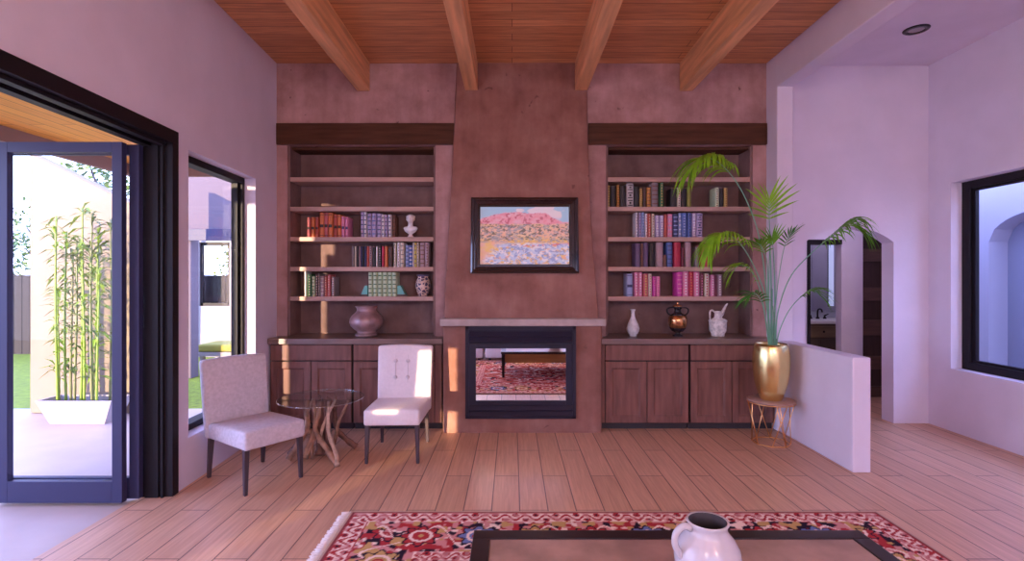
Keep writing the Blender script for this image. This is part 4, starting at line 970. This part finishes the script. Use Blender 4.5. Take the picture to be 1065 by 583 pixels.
# unseen wall added to block the low sun except through its narrow gaps
b = nb(); stucco = mat('tan_blocker_stucco', (.55, .45, .40), .85, bump=.15)
def ux_(u, y): return (u + .4 * y) / .917
yb_ = -1.2
xa = ux_(-4.18, yb_); g0 = ux_(-2.78, yb_); g1 = ux_(-2.575, yb_)
box(b, ux_(-5.0, yb_), ux_(-4.35, yb_), yb_ - .06, yb_, 0, 2.72); xn = ux_(-4.10, yb_)
box(b, ux_(-4.35, yb_), xa, yb_ - .06, yb_, 0, .45); box(b, ux_(-4.35, yb_), xa, yb_ - .06, yb_, 2.58, 2.72)
box(b, xa, xn, yb_ - .06, yb_, 0, 2.18); box(b, xa, xn, yb_ - .06, yb_, 2.36, 2.72); box(b, xn, g0, yb_ - .06, yb_, 0, 2.72)
box(b, g0, g1, yb_ - .06, yb_, 1.19, 2.72); box(b, g0, g1, yb_ - .06, yb_, .56, .72); box(b, g1, -2.5, yb_ - .06, yb_, 0, 2.72)
struct('sun_blocker_gapped', b, stucco)
b = nb(); box(b, -4.4, 9, -8.2, -8.0, 0, 3.6); struct('sun_blocker_rear', b, stucco)  # unseen wall added to keep the low sun out of the rear window
b = nb(); box(b, -9, 12, -12, -6, -.13, -.03); box(b, -2.62, 4.64, -6, -2.7, -.13, -.03); struct('terrace_floor', b, patio_m)
# planter with bamboo
bp_ = thing('bamboo_planter', 'white tapered trough of tall green bamboo against the cream garden wall', 'planter', (-4.60, 5.60, -.003))
b = nb(); t_ = bmesh.new()
def rect(hx, hy, z): return [t_.verts.new((a * hx, c_ * hy, z)) for a, c_ in ((-1, -1), (1, -1), (1, 1), (-1, 1))]
A_ = rect(.29, .11, 0); B_ = rect(.40, .16, .255); B2 = rect(.375, .135, .255); D_ = rect(.36, .125, .19)
for p_, q_ in ((A_, B_), (B_, B2), (B2, D_)):
    for k in range(4): t_.faces.new((p_[k], p_[(k + 1) % 4], q_[(k + 1) % 4], q_[k]))
t_.faces.new(A_[::-1]); bmesh.ops.recalc_face_normals(t_, faces=t_.faces[:]); merge(b, t_)
obj('trough', b, mat('white_concrete_trough', (.36, .31, .31), .6, var=.12, vscale=6), bp_)
b = nb(); box(b, -.358, .358, -.123, .123, .17, .20); obj('soil', b, mat('planter_soil', (.06, .04, .03), .95, bump=.6), bp_)
bmats = [mat('lime_bamboo_cane', (.20, .30, .02), .45), mat('dark_bamboo_cane', (.16, .17, .05), .4), mat('green_bamboo_cane', (.22, .42, .06), .35)]
blm = [mat('lime_bamboo_leaf', (.22, .34, .01), .6), mat('olive_bamboo_leaf', (.09, .13, .02), .5)]
for i, (x, h_, k) in enumerate(((55, 300, 0), (64, 225, 0), (67, 240, 0), (72, 262, 1), (79, 250, 1), (85, 250, 0), (88, 216, 0), (93, 262, 0), (100, 222, 1), (103, 245, 0), (108, 280, 0), (112, 230, 1))):
    X_ = px(x, 5.6) + 4.60; Yv = random.uniform(-.08, .08); hz = pz(h_, 5.6)
    b = nb(); n_ = 10; ptl = []; rl = []
    for q in range(n_ * 3 + 1):
        z_ = .19 + (hz - .19) * q / (n_ * 3); ptl.append((X_ + .012 * math.sin(z_ * 2 + i), Yv + .01 * math.cos(z_ * 2.3 + i), z_)); rl.append((.0135 if q % 3 else .0165) * (1 - .45 * q / (n_ * 3)))
    tube(b, ptl, rl, n=8); cane = obj('bamboo_cane', b, bmats[k], bp_)
    b = nb()
    for q in range(60):
        z_ = hz - (hz - .3) * random.random() ** 1.6 * .9; a = random.random() * 2 * PI; base_ = Vector((X_ + .012 * math.sin(z_ * 2 + i), Yv, z_)); L_ = random.uniform(.12, .25); el = random.uniform(-.3, .9)
        d0_ = Vector((math.cos(a) * math.cos(el), math.sin(a) * math.cos(el) * .5, math.sin(el))); sd = d0_.cross(Vector((0, 0, 1))).normalized() * L_ * .085
        p0_ = base_; p1_ = base_ + d0_ * L_ * .45; p2_ = base_ + d0_ * L_ - Vector((0, 0, L_ * .3))
        v0, v1, v2, v3, vm = [b.verts.new(z) for z in (p0_, p1_ - sd, p2_, p1_ + sd, p1_ - Vector((0, 0, L_ * .03)))]
        for f in ((v0, v1, vm), (v1, v2, vm), (v2, v3, vm), (v3, v0, vm)): b.faces.new(f)
    obj('leaves', b, blm[1 if k == 1 else 0], cane)
# fence and shrubs behind the lawn
fm = mat('dark_stained_fence_board', (.020, .011, .013), .7, var=.3, vscale=4)
fe = thing('garden_fence', 'dark vertical board fence at the far side of the lawn', 'fence', (-11, 10.6, 0))
b = nb()
for k in range(58): box(b, -2.2 + k * .16, -2.2 + k * .16 + .15, 0, .025, 0, 1.62 + random.uniform(-.02, .02), .004)
obj('boards', b, fm, fe); b = nb(); box(b, -2.2, 7.08, .026, .07, .35, .45); box(b, -2.2, 7.08, .026, .07, 1.25, 1.35); obj('rail', b, fm, fe)
def shrub(name, label, c_, r, n, mats, group, leaf=.12):
    t = thing(name, label, 'tree', (c_[0], c_[1], 0), group=group)
    b = nb(); tube(b, spline([(0, 0, 0), (.05, .02, c_[2] * .5), (0, 0, c_[2])], 8), [.09 - .05 * q / 8 for q in range(9)], n=8)
    for q in range(6):
        a = q * 1.05; tube(b, [(0, 0, c_[2] * .6), (r[0] * .6 * math.cos(a), r[1] * .6 * math.sin(a), c_[2] + r[2] * .3 * math.sin(q * 2))], [.04, .012], n=6)
    obj('trunk', b, fm, t)
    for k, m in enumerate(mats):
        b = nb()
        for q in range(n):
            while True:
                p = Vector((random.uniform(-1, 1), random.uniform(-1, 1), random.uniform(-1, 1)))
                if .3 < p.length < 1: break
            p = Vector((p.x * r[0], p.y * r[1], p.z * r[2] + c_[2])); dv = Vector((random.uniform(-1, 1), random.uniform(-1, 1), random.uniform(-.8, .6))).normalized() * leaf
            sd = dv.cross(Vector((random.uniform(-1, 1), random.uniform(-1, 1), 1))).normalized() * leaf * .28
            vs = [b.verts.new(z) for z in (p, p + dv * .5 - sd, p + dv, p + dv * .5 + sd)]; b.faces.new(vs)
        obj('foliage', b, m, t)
tl = [mat('sunlit_tone_leaf', (.13, .20, .05), .6), mat('shaded_tone_leaf', (.06, .12, .03), .6)]  # sunlit and shaded tones put into the leaf colours, mixed at random
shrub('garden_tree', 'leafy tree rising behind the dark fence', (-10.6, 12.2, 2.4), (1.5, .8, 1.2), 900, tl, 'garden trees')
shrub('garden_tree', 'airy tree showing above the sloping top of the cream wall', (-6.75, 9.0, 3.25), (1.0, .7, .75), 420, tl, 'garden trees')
# pale annex seen through the left window
b = nb(); annex = mat('mauve_annex_stucco', (.13, .10, .125), .85, bump=.1); annex_w = mat('white_annex_wall', (.30, .27, .28), .8)
box(b, -5.3, -2.9, 8.0, 8.2, 2.30, 3.3); box(b, -5.3, -4.95, 8.0, 8.2, 0, 2.30); box(b, -3.55, -2.9, 8.0, 8.2, 0, 2.30); struct('wall_annex', b, annex)
b = nb(); box(b, -5.3, -2.9, 7.96, 8.0, 2.12, 2.30, .004); struct('trim_3', b, navy)
b = nb()
box(b, -6.6, -2.9, 10.2, 10.35, 0, 1.0); box(b, -6.6, -2.9, 10.2, 10.35, 2.25, 3.3)
for x0, x1 in ((-6.6, -6.15), (-5.55, -5.35), (-4.75, -2.9)): box(b, x0, x1, 10.2, 10.35, 1.0, 2.25)
struct('wall_annex_inner', b, annex_w)
for k, (x0, x1) in enumerate(((-6.15, -5.55), (-5.35, -4.75))):
    b = nb()
    box(b, x0, x0 + .05, 10.24, 10.30, 1.0, 2.25); box(b, x1 - .05, x1, 10.24, 10.30, 1.0, 2.25); box(b, x0, x1, 10.24, 10.30, 1.0, 1.06); box(b, x0, x1, 10.24, 10.30, 2.19, 2.25)
    wn = struct('window_%d' % (4 + k), b, black_fr); b = nb(); box(b, x0 + .05, x1 - .05, 10.265, 10.272, 1.06, 2.19); obj('pane', b, glass_m, wn)
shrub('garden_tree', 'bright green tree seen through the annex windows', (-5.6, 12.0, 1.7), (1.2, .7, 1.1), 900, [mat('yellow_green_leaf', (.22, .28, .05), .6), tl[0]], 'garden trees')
bn = thing('outdoor_bench', 'low bench with a yellow green cushion seen through the narrow window', 'bench', (-4.6, 8.75, 0))
b = nb(); rounded(b, -.55, .55, -.28, .28, .34, .46, .03); obj('cushion', b, mat('yellow_green_cushion', (.30, .28, .05), .9, var=.1), bn)
b = nb(); box(b, -.56, .56, -.29, .29, .27, .335, .006); obj('seat', b, annex_w, bn)
for sx in (-.48, .48):
    for sy in (-.22, .22):
        b = nb(); box(b, sx - .03, sx + .03, sy - .03, sy + .03, .001, .27, .004); obj('leg', b, annex_w, bn)

# ------------------------------------------------------------------ outdoors, courtyard beyond the right window
b = nb(); box(b, 4.64, 12, -4, 14, -.12, -.006); struct('courtyard_floor', b, patio_m)
b = nb(); wx = 6.3
cy0, cy1 = 5.35, 6.86
box(b, wx, wx + .25, cy1, 9.5, 0, 3.1); box(b, wx, wx + .25, 1.0, cy0, 0, 3.1); box(b, wx, wx + .25, cy0, cy1, 0, .33)
t_ = bmesh.new(); N_ = 20; zc, rise = 2.02, .36
for xx in (wx, wx + .25):
    for k in range(N_):
        ya, yb2 = cy0 + (cy1 - cy0) * k / N_, cy0 + (cy1 - cy0) * (k + 1) / N_
        za = zc + rise * math.sqrt(max(0, 1 - (2 * k / N_ - 1) ** 2)); zb2 = zc + rise * math.sqrt(max(0, 1 - (2 * (k + 1) / N_ - 1) ** 2))
        t_.faces.new([t_.verts.new(v) for v in ((xx, ya, za), (xx, yb2, zb2), (xx, yb2, 3.1), (xx, ya, 3.1))])
for k in range(N_):
    ya, yb2 = cy0 + (cy1 - cy0) * k / N_, cy0 + (cy1 - cy0) * (k + 1) / N_
    za = zc + rise * math.sqrt(max(0, 1 - (2 * k / N_ - 1) ** 2)); zb2 = zc + rise * math.sqrt(max(0, 1 - (2 * (k + 1) / N_ - 1) ** 2))
    t_.faces.new([t_.verts.new(v) for v in ((wx, ya, za), (wx, yb2, zb2), (wx + .25, yb2, zb2), (wx + .25, ya, za))])
merge(b, t_); struct('wall_courtyard', b, mat('courtyard_stucco', (.40, .38, .44), .85))
b = nb(); box(b, wx + .251, wx + .35, 4.8, 7.4, 0, 3.0); struct('wall_passage', b, mat('blue_grey_passage_stucco', (.26, .27, .34), .85))

# ------------------------------------------------------------------ white seating behind the viewer, mirrored in the fireplace glass
def sofa(name, label, x0, x1, n):
    t = thing(name, label, 'sofa', ((x0 + x1) / 2, .08, 0)); w = (x1 - x0) / 2
    b = nb(); rounded(b, -w, w, -.45, .45, .04, .28, .02); obj('base', b, fabric_m, t)
    b = nb(); rounded(b, -w, w, -.45, -.22, .285, .78, .04); obj('backrest', b, fabric_m, t)
    for s in (-1, 1): b = nb(); rounded(b, s * w - (.16 if s > 0 else 0), s * w + (.16 if s < 0 else 0), -.215, .45, .285, .56, .03); obj('arm', b, fabric_m, t)
    ww = (2 * w - .34) / n
    for k in range(n): b = nb(); rounded(b, -w + .17 + ww * k + .004, -w + .17 + ww * (k + 1) - .004, -.21, .45, .285, .45, .04); obj('seat_cushion', b, fabric_m, t)
    for sx in (-1, 1):
        for sy in (-1, 1): b = nb(); box(b, sx * (w - .08) - .025, sx * (w - .08) + .025, sy * .38 - .025, sy * .38 + .025, .0005, .042); obj('foot', b, leg_m, t)
sofa('sofa', 'long white sofa reflected behind the coffee table in the fireplace glass', -.50, 1.95, 3)
sofa('armchair', 'white armchair reflected at the edge of the fireplace glass', -1.52, -.545, 1)

# ------------------------------------------------------------------ light
w = bpy.data.worlds.new('sky'); bpy.context.scene.world = w; w.use_nodes = True
nt = w.node_tree; bg = nt.nodes['Background']
tc = nt.nodes.new('ShaderNodeTexCoord'); sp = nt.nodes.new('ShaderNodeSeparateXYZ'); nt.links.new(tc.outputs['Generated'], sp.inputs[0])
r = nt.nodes.new('ShaderNodeValToRGB'); r.color_ramp.elements[0].position = .0; r.color_ramp.elements[0].color = (.58, .64, 1.0, 1); r.color_ramp.elements[1].position = .6; r.color_ramp.elements[1].color = (.36, .45, 1.0, 1)
nt.links.new(sp.outputs['Z'], r.inputs['Fac']); nt.links.new(r.outputs['Color'], bg.inputs['Color']); bg.inputs['Strength'].default_value = 5.5
sd = bpy.data.lights.new('sun', 'SUN'); sd.energy = 8; sd.color = (1, .74, .45); sd.angle = math.radians(.35)
so = bpy.data.objects.new('sun', sd); C.objects.link(so)
so.rotation_euler = Vector((.4, .917, -.05)).to_track_quat('-Z', 'Y').to_euler()

def globe(x, y, z, r, col, s, label):  # glowing globe added out of view to brighten the room
    t = thing('fill_globe', label, 'fill lamp', (x, y, z), group='added fill globes')
    b = nb(); lathe(b, [(r * math.sin(PI * k / 16) + .0005, -r * math.cos(PI * k / 16)) for k in range(17)], n=32, cap0=False); obj('globe', b, emit('fill_globe_glow', col, s), t)
    b = nb(); tube(b, [(0, 0, r), (0, 0, CEIL - z - .02)], .006, n=6); lathe(b, [(.06, CEIL - z - .025), (.06, CEIL - z - .001)], n=24, cap1=True); obj('cord', b, black_fr, t)
globe(-.9, -1.4, 2.7, .2, (1, .77, .62), 56, 'warm fill globe added behind the viewer, nearer the patio')
globe(1.6, -1.4, 2.7, .2, (1, .77, .62), 56, 'warm fill globe added behind the viewer, nearer the alcove')

# ------------------------------------------------------------------ camera and view
cam = bpy.data.cameras.new('camera'); cam.sensor_width = 36; cam.lens = 36 * F / 1065; cam.shift_y = -(291.5 - CY) / 1065; cam.clip_start = .05
co = bpy.data.objects.new('camera', cam); C.objects.link(co); co.location = (0, 0, H); co.rotation_euler = (PI / 2, 0, 0)
S = bpy.context.scene; S.camera = co
S.view_settings.view_transform = 'Standard'; S.view_settings.look = 'None'; S.view_settings.gamma = 1; S.view_settings.exposure = 0.58; S.view_settings.use_curve_mapping = False
S.cycles.use_denoising = True
S.cycles.diffuse_bounces = 6; S.cycles.max_bounces = 14; S.cycles.transparent_max_bounces = 16; S.cycles.sample_clamp_indirect = 8
